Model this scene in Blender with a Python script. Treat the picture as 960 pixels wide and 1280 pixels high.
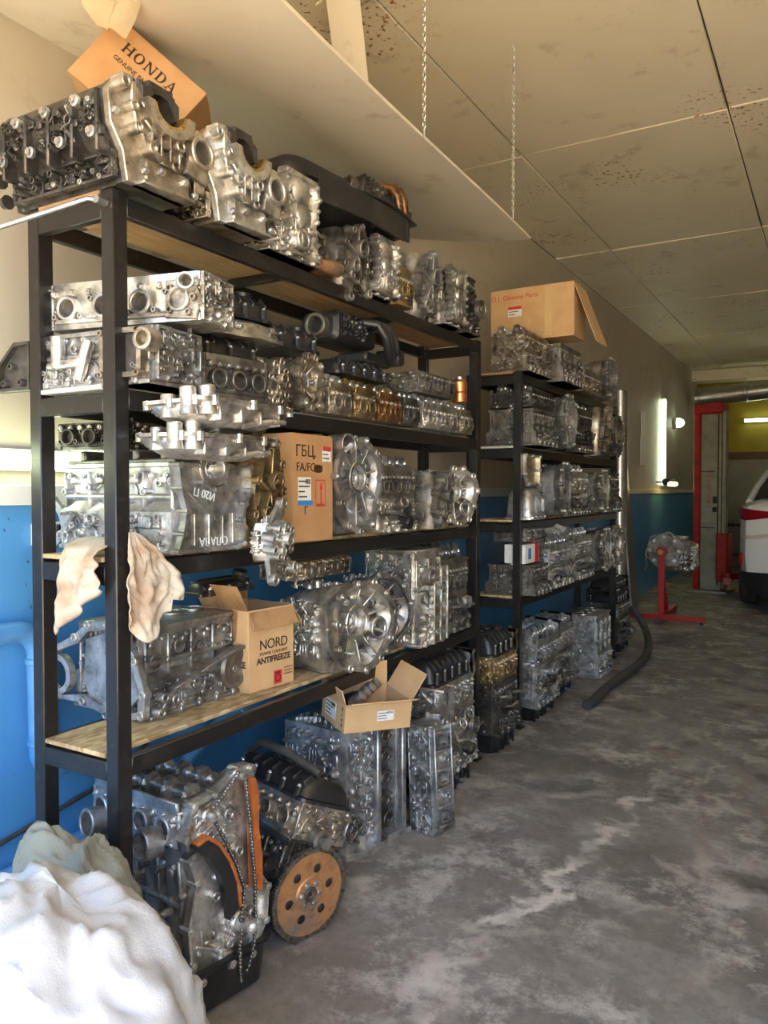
import bpy, math, random
from mathutils import Vector, Matrix, noise as mnoise

for _o in list(bpy.data.objects):
    bpy.data.objects.remove(_o)
scene = bpy.context.scene
C = scene.collection
PI = math.pi

# ------------------------------------------------------------------ camera
EYE = 1.5
cam_d = bpy.data.cameras.new('camera'); cam = bpy.data.objects.new('camera', cam_d); C.objects.link(cam)
cam_d.sensor_fit = 'VERTICAL'; cam_d.sensor_height = 36.0; cam_d.lens = 36.0 * 961 / 1280
cam_d.clip_start = 0.05; cam_d.clip_end = 200
cam.location = (0, 0, EYE)
cam.rotation_euler = (math.radians(90 - 1.61), 0, math.radians(30.5))
scene.camera = cam

# ------------------------------------------------------------------ light
world = bpy.data.worlds.new('world'); scene.world = world; world.use_nodes = True
wn = world.node_tree.nodes; wl = world.node_tree.links
bg = wn['Background']
sky = wn.new('ShaderNodeTexSky'); sky.sky_type = 'NISHITA'; sky.sun_disc = False
sky.sun_elevation = math.radians(48); sky.sun_rotation = math.radians(120)
sky.air_density = 1.0; sky.dust_density = 0.6; sky.ozone_density = 1.0
wl.new(sky.outputs['Color'], bg.inputs['Color']); bg.inputs['Strength'].default_value = 0.50

sun_d = bpy.data.lights.new('sun_offscreen', 'SUN'); sun_d.energy = 24.0; sun_d.angle = math.radians(0.6); sun_d.color = (1.0, 0.90, 0.74)
sun = bpy.data.objects.new('sun_offscreen', sun_d); C.objects.link(sun)
sun.rotation_euler = Vector((-0.62, 0.30, -0.80)).to_track_quat('-Z', 'Y').to_euler()
sun.location = (6, -5, 9)

vs = scene.view_settings
vs.view_transform = 'Standard'; vs.look = 'None'; vs.gamma = 1.0; vs.use_curve_mapping = False
vs.exposure = 0.76

# ------------------------------------------------------------------ materials
MATS = {}
def _nt(name):
    m = bpy.data.materials.new(name); m.use_nodes = True
    t = m.node_tree; b = t.nodes['Principled BSDF']; MATS[name] = m
    return m, t, b
def _noise(t, scale, detail=5, rough=.6, vec=None, stretch=None):
    n = t.nodes.new('ShaderNodeTexNoise'); n.inputs['Scale'].default_value = scale
    n.inputs['Detail'].default_value = detail; n.inputs['Roughness'].default_value = rough
    tc = t.nodes.new('ShaderNodeTexCoord'); src = tc.outputs['Object']
    if stretch:
        mp = t.nodes.new('ShaderNodeMapping'); mp.inputs['Scale'].default_value = stretch
        t.links.new(src, mp.inputs['Vector']); src = mp.outputs['Vector']
    t.links.new(src, n.inputs['Vector'])
    return n.outputs['Fac']
def _ramp(t, fac, stops):
    r = t.nodes.new('ShaderNodeValToRGB'); e = r.color_ramp.elements
    while len(e) < len(stops): e.new(0.5)
    for i, (p, c) in enumerate(stops):
        e[i].position = p; e[i].color = (*c, 1) if len(c) == 3 else c
    t.links.new(fac, r.inputs['Fac']); return r.outputs['Color']
def _mix(t, fac, a, b, mode='MIX'):
    m = t.nodes.new('ShaderNodeMix'); m.data_type = 'RGBA'; m.blend_type = mode
    for v, s in ((fac, m.inputs[0]), (a, m.inputs[6]), (b, m.inputs[7])):
        if hasattr(v, 'links'): t.links.new(v, s)
        elif isinstance(v, (int, float)): s.default_value = v
        else: s.default_value = (*v, 1)
    return m.outputs[2]
def _bump(t, b, fac, strength, dist=.002):
    n = t.nodes.new('ShaderNodeBump'); n.inputs['Strength'].default_value = strength; n.inputs['Distance'].default_value = dist
    t.links.new(fac, n.inputs['Height']); t.links.new(n.outputs['Normal'], b.inputs['Normal'])
def _math(t, op, a, b=None):
    m = t.nodes.new('ShaderNodeMath'); m.operation = op
    for i, v in enumerate((a, b)):
        if v is None: continue
        if hasattr(v, 'links'): t.links.new(v, m.inputs[i])
        else: m.inputs[i].default_value = v
    return m.outputs[0]

def casting(name, c1, c2, grime, rough=.38, metal=.85, gscale=9, glo=.42, ghi=.68):
    """aluminium / iron casting: two metal tones, oily grime in patches, fine sand-cast relief"""
    m, t, b = _nt(name)
    base = _mix(t, _ramp(t, _noise(t, 28, 4), [(.35, (0, 0, 0)), (.65, (1, 1, 1))]), c1, c2)
    g = _ramp(t, _noise(t, gscale, 7, .65), [(glo, (0, 0, 0)), (ghi, (1, 1, 1))])
    g2 = _ramp(t, _noise(t, gscale*4.2, 5, .7), [(.52, (0, 0, 0)), (.70, (.55, .55, .55))])
    col = _mix(t, g2, _mix(t, g, base, grime), tuple(x*.45 for x in grime))
    oi = t.nodes.new('ShaderNodeObjectInfo')
    v = _math(t, 'ADD', _math(t, 'MULTIPLY', oi.outputs['Random'], .35), .82)
    hs = t.nodes.new('ShaderNodeHueSaturation'); t.links.new(v, hs.inputs['Value']); t.links.new(col, hs.inputs['Color'])
    t.links.new(hs.outputs['Color'], b.inputs['Base Color'])
    b.inputs['Metallic'].default_value = metal
    r = _math(t, 'ADD', _math(t, 'MULTIPLY', _noise(t, 40, 3), .3), rough - .13)
    t.links.new(r, b.inputs['Roughness'])
    _bump(t, b, _noise(t, 260, 3), .35, .0012)
    return m
casting('alu_bright', (.80, .79, .76), (.60, .59, .56), (.20, .18, .15), .36, .88)
casting('alu_grey',   (.56, .56, .56), (.42, .42, .42), (.16, .15, .14), .38, .8)
casting('alu_blue',   (.64, .645, .655), (.48, .485, .495), (.18, .18, .18), .36, .8)
casting('alu_warm',   (.60, .55, .47), (.46, .41, .34), (.14, .11, .08), .33, .85)
casting('alu_gold',   (.58, .46, .27), (.46, .35, .19), (.16, .11, .06), .30, .85)
casting('alu_brown',  (.42, .24, .11), (.33, .17, .07), (.10, .05, .03), .30, .8)
casting('alu_dull',   (.32, .305, .28), (.23, .215, .195), (.085, .076, .066), .42, .7)
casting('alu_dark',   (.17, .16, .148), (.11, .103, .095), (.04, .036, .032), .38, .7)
casting('iron_dark',  (.12, .115, .11), (.08, .075, .07), (.04, .037, .034), .5, .6)
casting('steel',      (.80, .80, .80), (.68, .68, .68), (.30, .28, .26), .32, .95)
casting('rusty_plate', (.50, .26, .11), (.42, .20, .08), (.25, .19, .15), .48, .55, 6, .45, .7)
casting('gold_cap',   (.70, .52, .20), (.58, .40, .13), (.28, .18, .07), .28, .9)

def simple(name, col, rough=.5, metal=0.0, col2=None, nscale=8, lo=.4, hi=.65, bump=None, stretch=None, spec=None):
    m, t, b = _nt(name)
    if col2:
        c = _ramp(t, _noise(t, nscale, 6, .6, stretch=stretch), [(lo, col), (hi, col2)])
        t.links.new(c, b.inputs['Base Color'])
    else: b.inputs['Base Color'].default_value = (*col, 1)
    b.inputs['Roughness'].default_value = rough; b.inputs['Metallic'].default_value = metal
    if spec is not None: b.inputs['Specular IOR Level'].default_value = spec
    if bump: _bump(t, b, _noise(t, bump[0], 4), bump[1], bump[2] if len(bump) > 2 else .002)
    return m
simple('black_paint', (.012, .011, .011), .33, 0, (.035, .03, .028), 30, .55, .75, (70, .25))
simple('black_plastic', (.016, .016, .018), .34, 0, (.04, .038, .036), 12, .5, .8, (120, .12))
simple('black_pan', (.013, .013, .014), .36, .1, (.05, .047, .045), 14, .5, .8, (60, .15))
simple('rubber', (.035, .034, .033), .62, 0, (.07, .065, .06), 15, .4, .7)
simple('shade_and_soot', (.06, .054, .048), .45, .5, (.11, .10, .09), 30)  # shade painted into shallow openings; also carbon soot in ports and on pistons
simple('gasket', (.03, .03, .035), .6)
simple('chain_steel', (.30, .28, .25), .35, .9, (.12, .11, .1), 60)
simple('orange_guide', (.42, .12, .025), .4, 0, (.28, .07, .02), 18, .4, .7)
simple('cardboard', (.47, .27, .125), .8, 0, (.40, .215, .09), 9, .35, .7, (45, .15))
simple('cardboard_light', (.60, .40, .21), .8, 0, (.53, .33, .16), 9, .35, .7, (45, .15))
simple('cardboard_stained', (.44, .26, .12), .8, 0, (.19, .10, .045), 6, .45, .68, (45, .15))
simple('ink_black', (.02, .016, .014), .7)
simple('ink_red', (.55, .03, .03), .6)
simple('ink_blue', (.05, .22, .60), .6)
simple('paper', (.75, .76, .75), .7, 0, (.62, .64, .65), 40, .5, .7)
simple('tape', (.62, .45, .22), .25)
simple('chalk', (.78, .80, .82), .8)
simple('pipe_blue', (.10, .30, .60), .38, 0, (.06, .22, .50), 10, .4, .7, (40, .3))
simple('red_paint', (.42, .014, .016), .4, 0, (.27, .012, .012), 7, .4, .7, (60, .15))
simple('lift_grey', (.30, .29, .22), .45, 0, (.20, .19, .145), 7, .45, .7, (60, .15))
simple('car_white', (.80, .81, .80), .16)
simple('car_black', (.015, .015, .016), .35)
simple('car_glass', (.02, .025, .03), .05, 0)
simple('tail_red', (.30, .006, .015), .1)
simple('tail_clear', (.62, .55, .50), .12)
simple('chrome', (.8, .8, .8), .1, 1)
simple('white_plastic', (.72, .72, .70), .45)
simple('galvanised', (.55, .55, .54), .3, .9, (.42, .42, .42), 14)
simple('sack_white', (.47, .48, .50), .55, 0, (.40, .41, .43), 5, .4, .7, (220, .5, .003))
simple('sack_grey', (.25, .255, .215), .85, 0, (.19, .195, .16), 7, .4, .7, (200, .7, .003))
simple('rag', (.50, .45, .38), .9, 0, (.34, .21, .12), 8, .44, .70, (160, .5, .003))
simple('rag_stripe', (.50, .16, .12), .9)
simple('copper', (.72, .30, .12), .3, .9)
simple('dark_door', (.035, .025, .02), .6)
simple('brown_trim', (.13, .055, .03), .55)
simple('teal_plastic', (.03, .13, .12), .5)
simple('blue_plastic', (.02, .05, .20), .4)
simple('concrete_edge', (.30, .29, .27), .9)
simple('sand_ground', (.66, .52, .34), .95, 0, (.56, .43, .27), 1.5, .35, .7)

def emissive(name, col, strength):
    m, t, b = _nt(name)
    b.inputs['Base Color'].default_value = (*col, 1)
    b.inputs['Emission Color'].default_value = (*col, 1); b.inputs['Emission Strength'].default_value = strength
emissive('tube_green', (.86, 1.0, .68), 9.0)
emissive('tube_far', (.90, 1.0, .72), 6.0)
emissive('lamp_warm', (1.0, .72, .18), 9.0)

def poly_film(name, col, rough, trans):
    m, t, b = _nt(name)
    b.inputs['Base Color'].default_value = (*col, 1); b.inputs['Roughness'].default_value = rough
    b.inputs['Transmission Weight'].default_value = trans; b.inputs['IOR'].default_value = 1.12
    _bump(t, b, _noise(t, 14, 4), .6, .01)
poly_film('film_yellow', (.70, .62, .43), .25, .5)
poly_film('film_clear', (.85, .88, .9), .18, .55)

def mat_osb():
    m, t, b = _nt('osb')
    tc = t.nodes.new('ShaderNodeTexCoord'); mp = t.nodes.new('ShaderNodeMapping'); mp.inputs['Scale'].default_value = (60, 22, 60)
    mp.inputs['Rotation'].default_value = (0, 0, .5)
    t.links.new(tc.outputs['Object'], mp.inputs['Vector'])
    v = t.nodes.new('ShaderNodeTexVoronoi'); v.inputs['Scale'].default_value = 1.0; t.links.new(mp.outputs['Vector'], v.inputs['Vector'])
    bw = t.nodes.new('ShaderNodeSeparateColor'); t.links.new(v.outputs['Color'], bw.inputs['Color'])
    c = _ramp(t, bw.outputs[0], [(0, (.30, .19, .085)), (.45, (.47, .34, .17)), (1, (.62, .49, .29))])
    c = _mix(t, _ramp(t, _noise(t, 5, 6), [(.45, (0, 0, 0)), (.75, (.75, .75, .75))]), c, (.20, .14, .08))
    t.links.new(c, b.inputs['Base Color']); b.inputs['Roughness'].default_value = .75
    _bump(t, b, bw.outputs[1], .35, .002)
mat_osb()
def mat_board():
    m, t, b = _nt('shelf_wood')
    c = _ramp(t, _noise(t, 6, 6, .6, stretch=(8, 1, 8)), [(.3, (.25, .13, .055)), (.7, (.40, .24, .12))])
    t.links.new(c, b.inputs['Base Color']); b.inputs['Roughness'].default_value = .7
mat_board()
simple('shelf_laminate', (.56, .55, .51), .5, 0, (.42, .41, .38), 5, .4, .7, stretch=(8, 1, 8))

def mat_panel(name, c1, c2, stain, flecks=0):
    m, t, b = _nt(name)
    c = _ramp(t, _noise(t, 1.6, 6), [(.3, c1), (.72, c2)])
    c = _mix(t, _ramp(t, _noise(t, 3.3, 8, .7), [(.57, (0, 0, 0)), (.66, (.55, .55, .55))]), c, stain)
    if flecks:
     fl = _ramp(t, _noise(t, 34, 3, .5), [(.60, (0, 0, 0)), (.64, (1, 1, 1))])
     area = _ramp(t, _noise(t, .9, 2, .4), [(.56, (0, 0, 0)), (.62, (1, 1, 1))])
     c = _mix(t, _math(t, 'MULTIPLY', fl, area), c, (.36, .12, .04))
    t.links.new(c, b.inputs['Base Color']); b.inputs['Roughness'].default_value = .55
    _bump(t, b, _noise(t, 9, 5), .12, .01)
mat_panel('ceiling_paint', (.84, .77, .60), (.76, .69, .52), (.52, .43, .29), 1)
mat_panel('hung_board', (.70, .64, .52), (.62, .56, .45), (.42, .35, .25))
mat_panel('wall_cream', (.54, .49, .40), (.47, .42, .34), (.38, .32, .24))
simple('ceiling_void', (.26, .20, .14), .9)
simple('wall_far', (.42, .33, .03), .7, 0, (.36, .28, .025), 3)
simple('wall_panel_far', (.36, .33, .25), .6, 0, (.28, .25, .18), 2)

def mat_blue_wall():
    m, t, b = _nt('wall_blue')
    c = _ramp(t, _noise(t, 2.2, 6), [(.3, (.09, .33, .68)), (.72, (.065, .26, .58))])
    c = _mix(t, _ramp(t, _noise(t, 26, 3, .5), [(.70, (0, 0, 0)), (.73, (1, 1, 1))]), c, (.03, .05, .10))
    t.links.new(c, b.inputs['Base Color']); b.inputs['Roughness'].default_value = .38
    _bump(t, b, _noise(t, 12, 5), .12, .01)
mat_blue_wall()

def mat_floor():
    m, t, b = _nt('floor_concrete')
    c = _ramp(t, _noise(t, 1.1, 7, .65), [(.30, (.10, .094, .088)), (.50, (.20, .195, .19)), (.74, (.335, .33, .325))])
    c = _mix(t, _ramp(t, _noise(t, 22, 5, .7), [(.45, (0, 0, 0)), (.8, (.6, .6, .6))]), c, (.10, .09, .08))
    # pale lime / old paint worn into patches
    zone = _ramp(t, _noise(t, 1.3, 4, .6), [(.42, (.05, .05, .05)), (.58, (1, 1, 1))])
    tc = t.nodes.new('ShaderNodeTexCoord'); sp = t.nodes.new('ShaderNodeSeparateXYZ'); t.links.new(tc.outputs['Object'], sp.inputs[0])
    pale = _ramp(t, _math(t, 'ADD', _noise(t, 4.0, 12, .80), .05), [(.53, (0, 0, 0)), (.64, (1, 1, 1))])
    pale = _math(t, 'MULTIPLY', pale, _math(t, 'ADD', _math(t, 'MULTIPLY', zone, .55), .06))
    c = _mix(t, pale, c, (.70, .70, .69))
    # oil spots
    oil = _ramp(t, _noise(t, 2.1, 4, .5), [(.62, (0, 0, 0)), (.70, (.8, .8, .8))])
    c = _mix(t, oil, c, (.035, .03, .027))
    # straight-ish construction joint smeared with white mortar, and wandering thin cracks
    jn = _math(t, 'MULTIPLY', _math(t, 'SUBTRACT', _noise(t, 3.0, 6, .65), .5), .55)
    ln = _math(t, 'ADD', _math(t, 'ADD', sp.outputs[0], _math(t, 'MULTIPLY', sp.outputs[1], -.145)), _math(t, 'ADD', jn, 1.33))
    ab = _math(t, 'ABSOLUTE', ln)
    jm = _ramp(t, ab, [(.012, (1, 1, 1)), (.05, (0, 0, 0))])
    br = _ramp(t, _noise(t, 2.3, 3), [(.42, (0, 0, 0)), (.56, (1, 1, 1))])
    rng = _ramp(t, _math(t, 'DIVIDE', sp.outputs[1], 6.0), [(.62, (1, 1, 1)), (.70, (0, 0, 0))])
    jm = _math(t, 'MULTIPLY', jm, _math(t, 'MULTIPLY', br, rng))
    c = _mix(t, jm, c, (.60, .60, .58))
    vo = t.nodes.new('ShaderNodeTexVoronoi'); vo.feature = 'DISTANCE_TO_EDGE'; vo.inputs['Scale'].default_value = .95
    dn = t.nodes.new('ShaderNodeTexNoise'); dn.inputs['Scale'].default_value = 2.2; dn.inputs['Detail'].default_value = 6
    t.links.new(tc.outputs['Object'], dn.inputs['Vector'])
    vm = t.nodes.new('ShaderNodeVectorMath'); vm.operation = 'MULTIPLY_ADD'; vm.inputs[1].default_value = (.55, .55, 0)
    t.links.new(dn.outputs['Color'], vm.inputs[0]); t.links.new(tc.outputs['Object'], vm.inputs[2]); t.links.new(vm.outputs[0], vo.inputs['Vector'])
    cr = _ramp(t, vo.outputs['Distance'], [(.004, (1, 1, 1)), (.022, (0, 0, 0))])
    cr = _math(t, 'MULTIPLY', cr, _ramp(t, _noise(t, 3.1, 5), [(.45, (0, 0, 0)), (.62, (.8, .8, .8))]))
    c = _mix(t, cr, c, (.42, .41, .39))
    t.links.new(c, b.inputs['Base Color'])
    r = _math(t, 'ADD', _math(t, 'MULTIPLY', _noise(t, 3.2, 6), .5), .28)
    t.links.new(r, b.inputs['Roughness']); b.inputs['Specular IOR Level'].default_value = .4
    h = _math(t, 'ADD', _math(t, 'MULTIPLY', _noise(t, 14, 8, .7), .6), _math(t, 'ADD', pale, jm))
    _bump(t, b, h, .45, .006)
mat_floor()

# ------------------------------------------------------------------ mesh builder
_BOXF = None
def _box_topology():
    global _BOXF
    idx = {}; k = 0; pts = []
    h, bv = 1.0, .3
    for sx in (-1, 1):
        for sy in (-1, 1):
            for sz in (-1, 1):
                for a in range(3):
                    idx[(sx, sy, sz, a)] = k; k += 1
                    p = [sx*(h-bv), sy*(h-bv), sz*(h-bv)]; p[a] = (sx, sy, sz)[a]*h; pts.append(Vector(p))
    F = []
    S = (-1, 1)
    for a in range(3):
        o = [i for i in range(3) if i != a]
        for s in S:
            q = []
            for (u, v) in ((-1, -1), (1, -1), (1, 1), (-1, 1)):
                c = [0, 0, 0]; c[a] = s; c[o[0]] = u; c[o[1]] = v; q.append(idx[(*c, a)])
            F.append(q)
    for a in range(3):                       # edges along axis a
        o = [i for i in range(3) if i != a]
        for u in S:
            for v in S:
                q = []
                for (w, ax) in ((-1, o[0]), (1, o[0]), (1, o[1]), (-1, o[1])):
                    c = [0, 0, 0]; c[a] = w; c[o[0]] = u; c[o[1]] = v; q.append(idx[(*c, ax)])
                F.append(q)
    for sx in S:
        for sy in S:
            for sz in S: F.append([idx[(sx, sy, sz, a)] for a in range(3)])
    out = []
    for f in F:
        n = (pts[f[1]]-pts[f[0]]).cross(pts[f[2]]-pts[f[0]])
        m = sum((pts[i] for i in f), Vector())
        out.append(tuple(f) if n.dot(m) > 0 else tuple(reversed(f)))
    _BOXF = out
_box_topology()

def frame_of(d):
    d = Vector(d).normalized()
    a = Vector((0, 0, 1)) if abs(d.z) < .9 else Vector((1, 0, 0))
    u = a.cross(d).normalized(); v = d.cross(u)
    return u, v, d
def T(x=0, y=0, z=0): return Matrix.Translation((x, y, z))
def RX(a): return Matrix.Rotation(a, 4, 'X')
def RY(a): return Matrix.Rotation(a, 4, 'Y')
def RZ(a): return Matrix.Rotation(a, 4, 'Z')
def basis(o, u, v, n):
    m = Matrix.Identity(4)
    for i, c in enumerate((u, v, n)):
        for j in range(3): m[j][i] = c[j]
    for j in range(3): m[j][3] = o[j]
    return m

class MB:
    def __init__(s): s.v = []; s.f = []; s.M = Matrix.Identity(4)
    def add(s, vs, fs):
        o = len(s.v); M = s.M
        s.v += [M @ Vector(p) for p in vs]; s.f += [tuple(i+o for i in f) for f in fs]
    def box(s, c, d, b=.004, R=None):
        hx, hy, hz = d[0]/2, d[1]/2, d[2]/2
        b = min(b, hx*.6, hy*.6, hz*.6); vs = []
        for sx in (-1, 1):
            for sy in (-1, 1):
                for sz in (-1, 1):
                    for a in range(3):
                        p = [sx*(hx-b), sy*(hy-b), sz*(hz-b)]; p[a] = (sx*hx, sy*hy, sz*hz)[a]
                        vs.append(Vector(p))
        if R is not None: vs = [R @ p for p in vs]
        c = Vector(c); s.add([p+c for p in vs], _BOXF)
    def cone(s, p0, p1, r0, r1=None, seg=12, caps=True):
        p0 = Vector(p0); p1 = Vector(p1); r1 = r0 if r1 is None else r1
        u, v, d = frame_of(p1-p0); vs = []
        for p, r in ((p0, r0), (p1, r1)):
            for i in range(seg):
                a = 2*PI*i/seg; vs.append(p+u*(r*math.cos(a))+v*(r*math.sin(a)))
        fs = [(i, (i+1) % seg, seg+(i+1) % seg, seg+i) for i in range(seg)]
        if caps: fs += [tuple(reversed(range(seg))), tuple(range(seg, 2*seg))]
        s.add(vs, fs)
    def lathe(s, p0, d, prof, seg=16, close=True):
        """prof: (radius, height along d) from start to end; ends closed with discs"""
        p0 = Vector(p0); u, v, d = frame_of(d); vs = []; fs = []
        for r, h in prof:
            for i in range(seg):
                a = 2*PI*i/seg; vs.append(p0+d*h+u*(r*math.cos(a))+v*(r*math.sin(a)))
        for k in range(len(prof)-1):
            for i in range(seg):
                j = (i+1) % seg; fs.append((k*seg+i, k*seg+j, (k+1)*seg+j, (k+1)*seg+i))
        if close:
            fs.append(tuple(reversed(range(seg)))); n = len(prof)-1; fs.append(tuple(range(n*seg, n*seg+seg)))
        s.add(vs, fs)
    def ring(s, p0, d, ro, ri, h, depth=None, seg=16):
        """a collar standing h high with an open mouth of radius ri, depth deep"""
        depth = h*.98 if depth is None else depth; b = min(.003, (ro-ri)*.25)
        s.lathe(p0, d, [(ro, 0), (ro, h-b), (ro-b, h), (ri+b, h), (ri, h-b), (ri, h-depth)], seg)
    def prism(s, pts, t, z0=0, bev=0):
        n = len(pts); cx = sum(p[0] for p in pts)/n; cy = sum(p[1] for p in pts)/n
        L = [[(p[0], p[1], z0) for p in pts], [(p[0], p[1], z0+t-bev) for p in pts]]
        if bev:
            q = []
            for p in pts:
                dx, dy = p[0]-cx, p[1]-cy; l = math.hypot(dx, dy) or 1
                q.append((p[0]-dx/l*bev, p[1]-dy/l*bev, z0+t))
            L.append(q)
        s.loft(L)
    def rim(s, pts, wid, t, z0=0):
        """a flat ring following the outline pts, wid wide, t thick"""
        n = len(pts); cx = sum(p[0] for p in pts)/n; cy = sum(p[1] for p in pts)/n; inn = []
        for p in pts:
            dx, dy = p[0]-cx, p[1]-cy; l = math.hypot(dx, dy) or 1; inn.append((p[0]-dx/l*wid, p[1]-dy/l*wid))
        vs = [(p[0], p[1], z0) for p in pts]+[(p[0], p[1], z0+t) for p in pts]+[(p[0], p[1], z0+t) for p in inn]+[(p[0], p[1], z0) for p in inn]
        fs = []
        for k in range(4):
            for i in range(n):
                j = (i+1) % n; a, b = k*n, ((k+1) % 4)*n; fs.append((a+i, a+j, b+j, b+i))
        s.add(vs, fs)
    def loft(s, loops, caps=True):
        n = len(loops[0]); vs = [p for l in loops for p in l]; fs = []
        for k in range(len(loops)-1):
            for i in range(n):
                j = (i+1) % n; fs.append((k*n+i, k*n+j, (k+1)*n+j, (k+1)*n+i))
        if caps:
            fs.append(tuple(reversed(range(n)))); m = (len(loops)-1)*n; fs.append(tuple(range(m, m+n)))
        s.add(vs, fs)
    def tube(s, pts, r, seg=8, caps=True, radii=None):
        pts = [Vector(p) for p in pts]; n = len(pts); loops = []; u = None
        for i, p in enumerate(pts):
            d = (pts[min(i+1, n-1)]-pts[max(i-1, 0)]).normalized()
            if u is None: u, v, _ = frame_of(d)
            else:
                u = (u-d*u.dot(d)).normalized(); v = d.cross(u)
            rr = radii[i] if radii else r
            loops.append([p+u*(rr*math.cos(2*PI*k/seg))+v*(rr*math.sin(2*PI*k/seg)) for k in range(seg)])
        s.loft(loops, caps)
    def bar(s, pts, w, t):
        """rectangular strip swept along pts lying in the local xy plane, w wide, t thick in z"""
        for a, b in zip(pts[:-1], pts[1:]):
            a = Vector((a[0], a[1], 0)); b = Vector((b[0], b[1], 0)); d = b-a; l = d.length
            s.box((a+b)/2+Vector((0, 0, t/2)), (l+w*.5, w, t), min(w, t)*.2, Matrix.Rotation(math.atan2(d.y, d.x), 3, 'Z'))
    def grid(s, nu, nv, fn, t=0):
        vs = [fn(i/nu, j/nv) for j in range(nv+1) for i in range(nu+1)]
        fs = [(j*(nu+1)+i, j*(nu+1)+i+1, (j+1)*(nu+1)+i+1, (j+1)*(nu+1)+i) for j in range(nv) for i in range(nu)]
        s.add(vs, fs)
    def mesh(s, name, mat, sharp=38):
        me = bpy.data.meshes.new(name); me.from_pydata([tuple(p) for p in s.v], [], s.f)
        import bmesh
        bm = bmesh.new(); bm.from_mesh(me); bmesh.ops.recalc_face_normals(bm, faces=bm.faces); bm.to_mesh(me); bm.free()
        me.shade_smooth(); me.set_sharp_from_angle(angle=math.radians(sharp))
        me.materials.append(MATS[mat] if isinstance(mat, str) else mat); me.update()
        return me
    def build(s, name, mat, parent=None, kind=None, sharp=38):
        o = bpy.data.objects.new(name, s.mesh(name, mat, sharp)); C.objects.link(o)
        if parent: o.parent = parent
        if kind: o['kind'] = kind
        return o

def tag(o, label=None, cat=None, group=None, kind=None):
    for k, v in (('label', label), ('category', cat), ('group', group), ('kind', kind)):
        if v: o[k] = v
    return o
def thing(name, label, cat, loc=(0, 0, 0), rot=(0, 0, 0), group=None):
    o = bpy.data.objects.new(name, None); C.objects.link(o); o.empty_display_size = .05
    o.location = loc; o.rotation_euler = rot if isinstance(rot, (tuple, list)) else (0, 0, rot)
    return tag(o, label, cat, group)
def struct(name, mb, mat, parent=None):
    o = mb.build(name, mat, parent)
    if not parent: o['kind'] = 'structure'
    return o
class Item:
    """a thing (Empty at its base) that collects parts and builds them at the end"""
    def __init__(s, name, label, cat, loc=(0, 0, 0), rot=(0, 0, 0), group=None):
        s.o = thing(name, label, cat, loc, rot, group); s.parts = []
    def part(s, name, mat, parent=None, kind=None, label=None):
        m = MB(); s.parts.append([name, mat, m, parent, kind, label, None]); m.rec = s.parts[-1]; return m
    def done(s):
        for r in s.parts:
            if not r[2].f: continue
            par = s.o
            if r[3] is not None and r[3].rec[6] is not None: par = r[3].rec[6]
            r[6] = r[2].build(r[0], r[1], par, r[4])
            if r[5]: r[6]['label'] = r[5]
        return s.o
def text_mb(body, size, M, mat, name, parent, spacing=1.0, bold=0.0):
    cu = bpy.data.curves.new('text', 'FONT'); cu.body = body; cu.size = size; cu.align_x = 'CENTER'; cu.align_y = 'CENTER'
    cu.extrude = .0006; cu.space_character = spacing; cu.offset = bold
    ob = bpy.data.objects.new('text', cu); C.objects.link(ob)
    dg = bpy.context.evaluated_depsgraph_get()
    me = bpy.data.meshes.new_from_object(ob.evaluated_get(dg)); bpy.data.objects.remove(ob)
    me.transform(M); me.materials.clear(); me.materials.append(MATS[mat])
    o = bpy.data.objects.new(name, me); C.objects.link(o); o.parent = parent
    return o

# ================================================================== the setting
WX = -2.45          # inner face of the left wall
CZ = 3.80           # ceiling
FY = 16.6           # far wall
RXW = 3.2           # right wall, out of the frame
DY = -0.7           # open garage door behind the photographer
LEDGE = 1.45

m = MB(); m.grid(1, 1, lambda u, v: (WX-.2+u*(RXW-WX+.4), DY+v*(FY-DY+.2), 0)); m.f = m.f
fl = struct('floor', m, 'floor_concrete')
m = MB(); m.box((0, -10.75, -.06), (40, 20, .1), .01); gnd = struct('ground', m, 'sand_ground')

m = MB(); m.box((WX-.1, (DY+FY)/2, (LEDGE+CZ)/2), (.2, FY-DY+.4, CZ-LEDGE), .002); struct('wall_left', m, 'wall_cream')
m = MB(); m.box((WX-.085, (DY+FY)/2, LEDGE/2), (.21, FY-DY+.4, LEDGE), .002); struct('wall_left_lower', m, 'wall_blue')
m = MB(); m.box((WX+.03, (DY+FY)/2, LEDGE+.035), (.06, FY-DY, .07), .004); struct('trim_1', m, 'white_plastic')
m = MB(); m.box((RXW+.1, (DY+FY)/2, CZ/2), (.2, FY-DY+.4, CZ), .002); struct('wall_right', m, 'wall_cream')
# far wall: yellow above, brown rail, pale panels and a dark doorway below
m = MB(); m.box(((WX+RXW)/2, FY+.1, CZ/2), (RXW-WX+.4, .2, CZ), .002); fw = struct('wall_far', m, 'wall_far')
m = MB(); m.box(((WX+RXW)/2, FY-.02, 2.18), (RXW-WX, .04, .14), .005); struct('trim_2', m, 'brown_trim')
for i, (x0, x1) in enumerate(((-2.40, -1.95), (-1.93, -.55))):
    m = MB(); m.box(((x0+x1)/2, FY-.015, 1.06), (x1-x0, .03, 2.08), .004); m.build('wall_panel', 'wall_panel_far', fw)
d = thing('door_1', None, None, (-.05, FY-.05, 0)); d['kind'] = 'structure'
m = MB(); m.box((0, 0, 1.4), (.86, .05, 2.78), .006); m.build('door_leaf', 'dark_door', d)
for x in (-.47, .47):
    m = MB(); m.box((x, -.01, 1.42), (.09, .09, 2.84), .006); m.build('door_frame', 'brown_trim', d)
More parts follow.
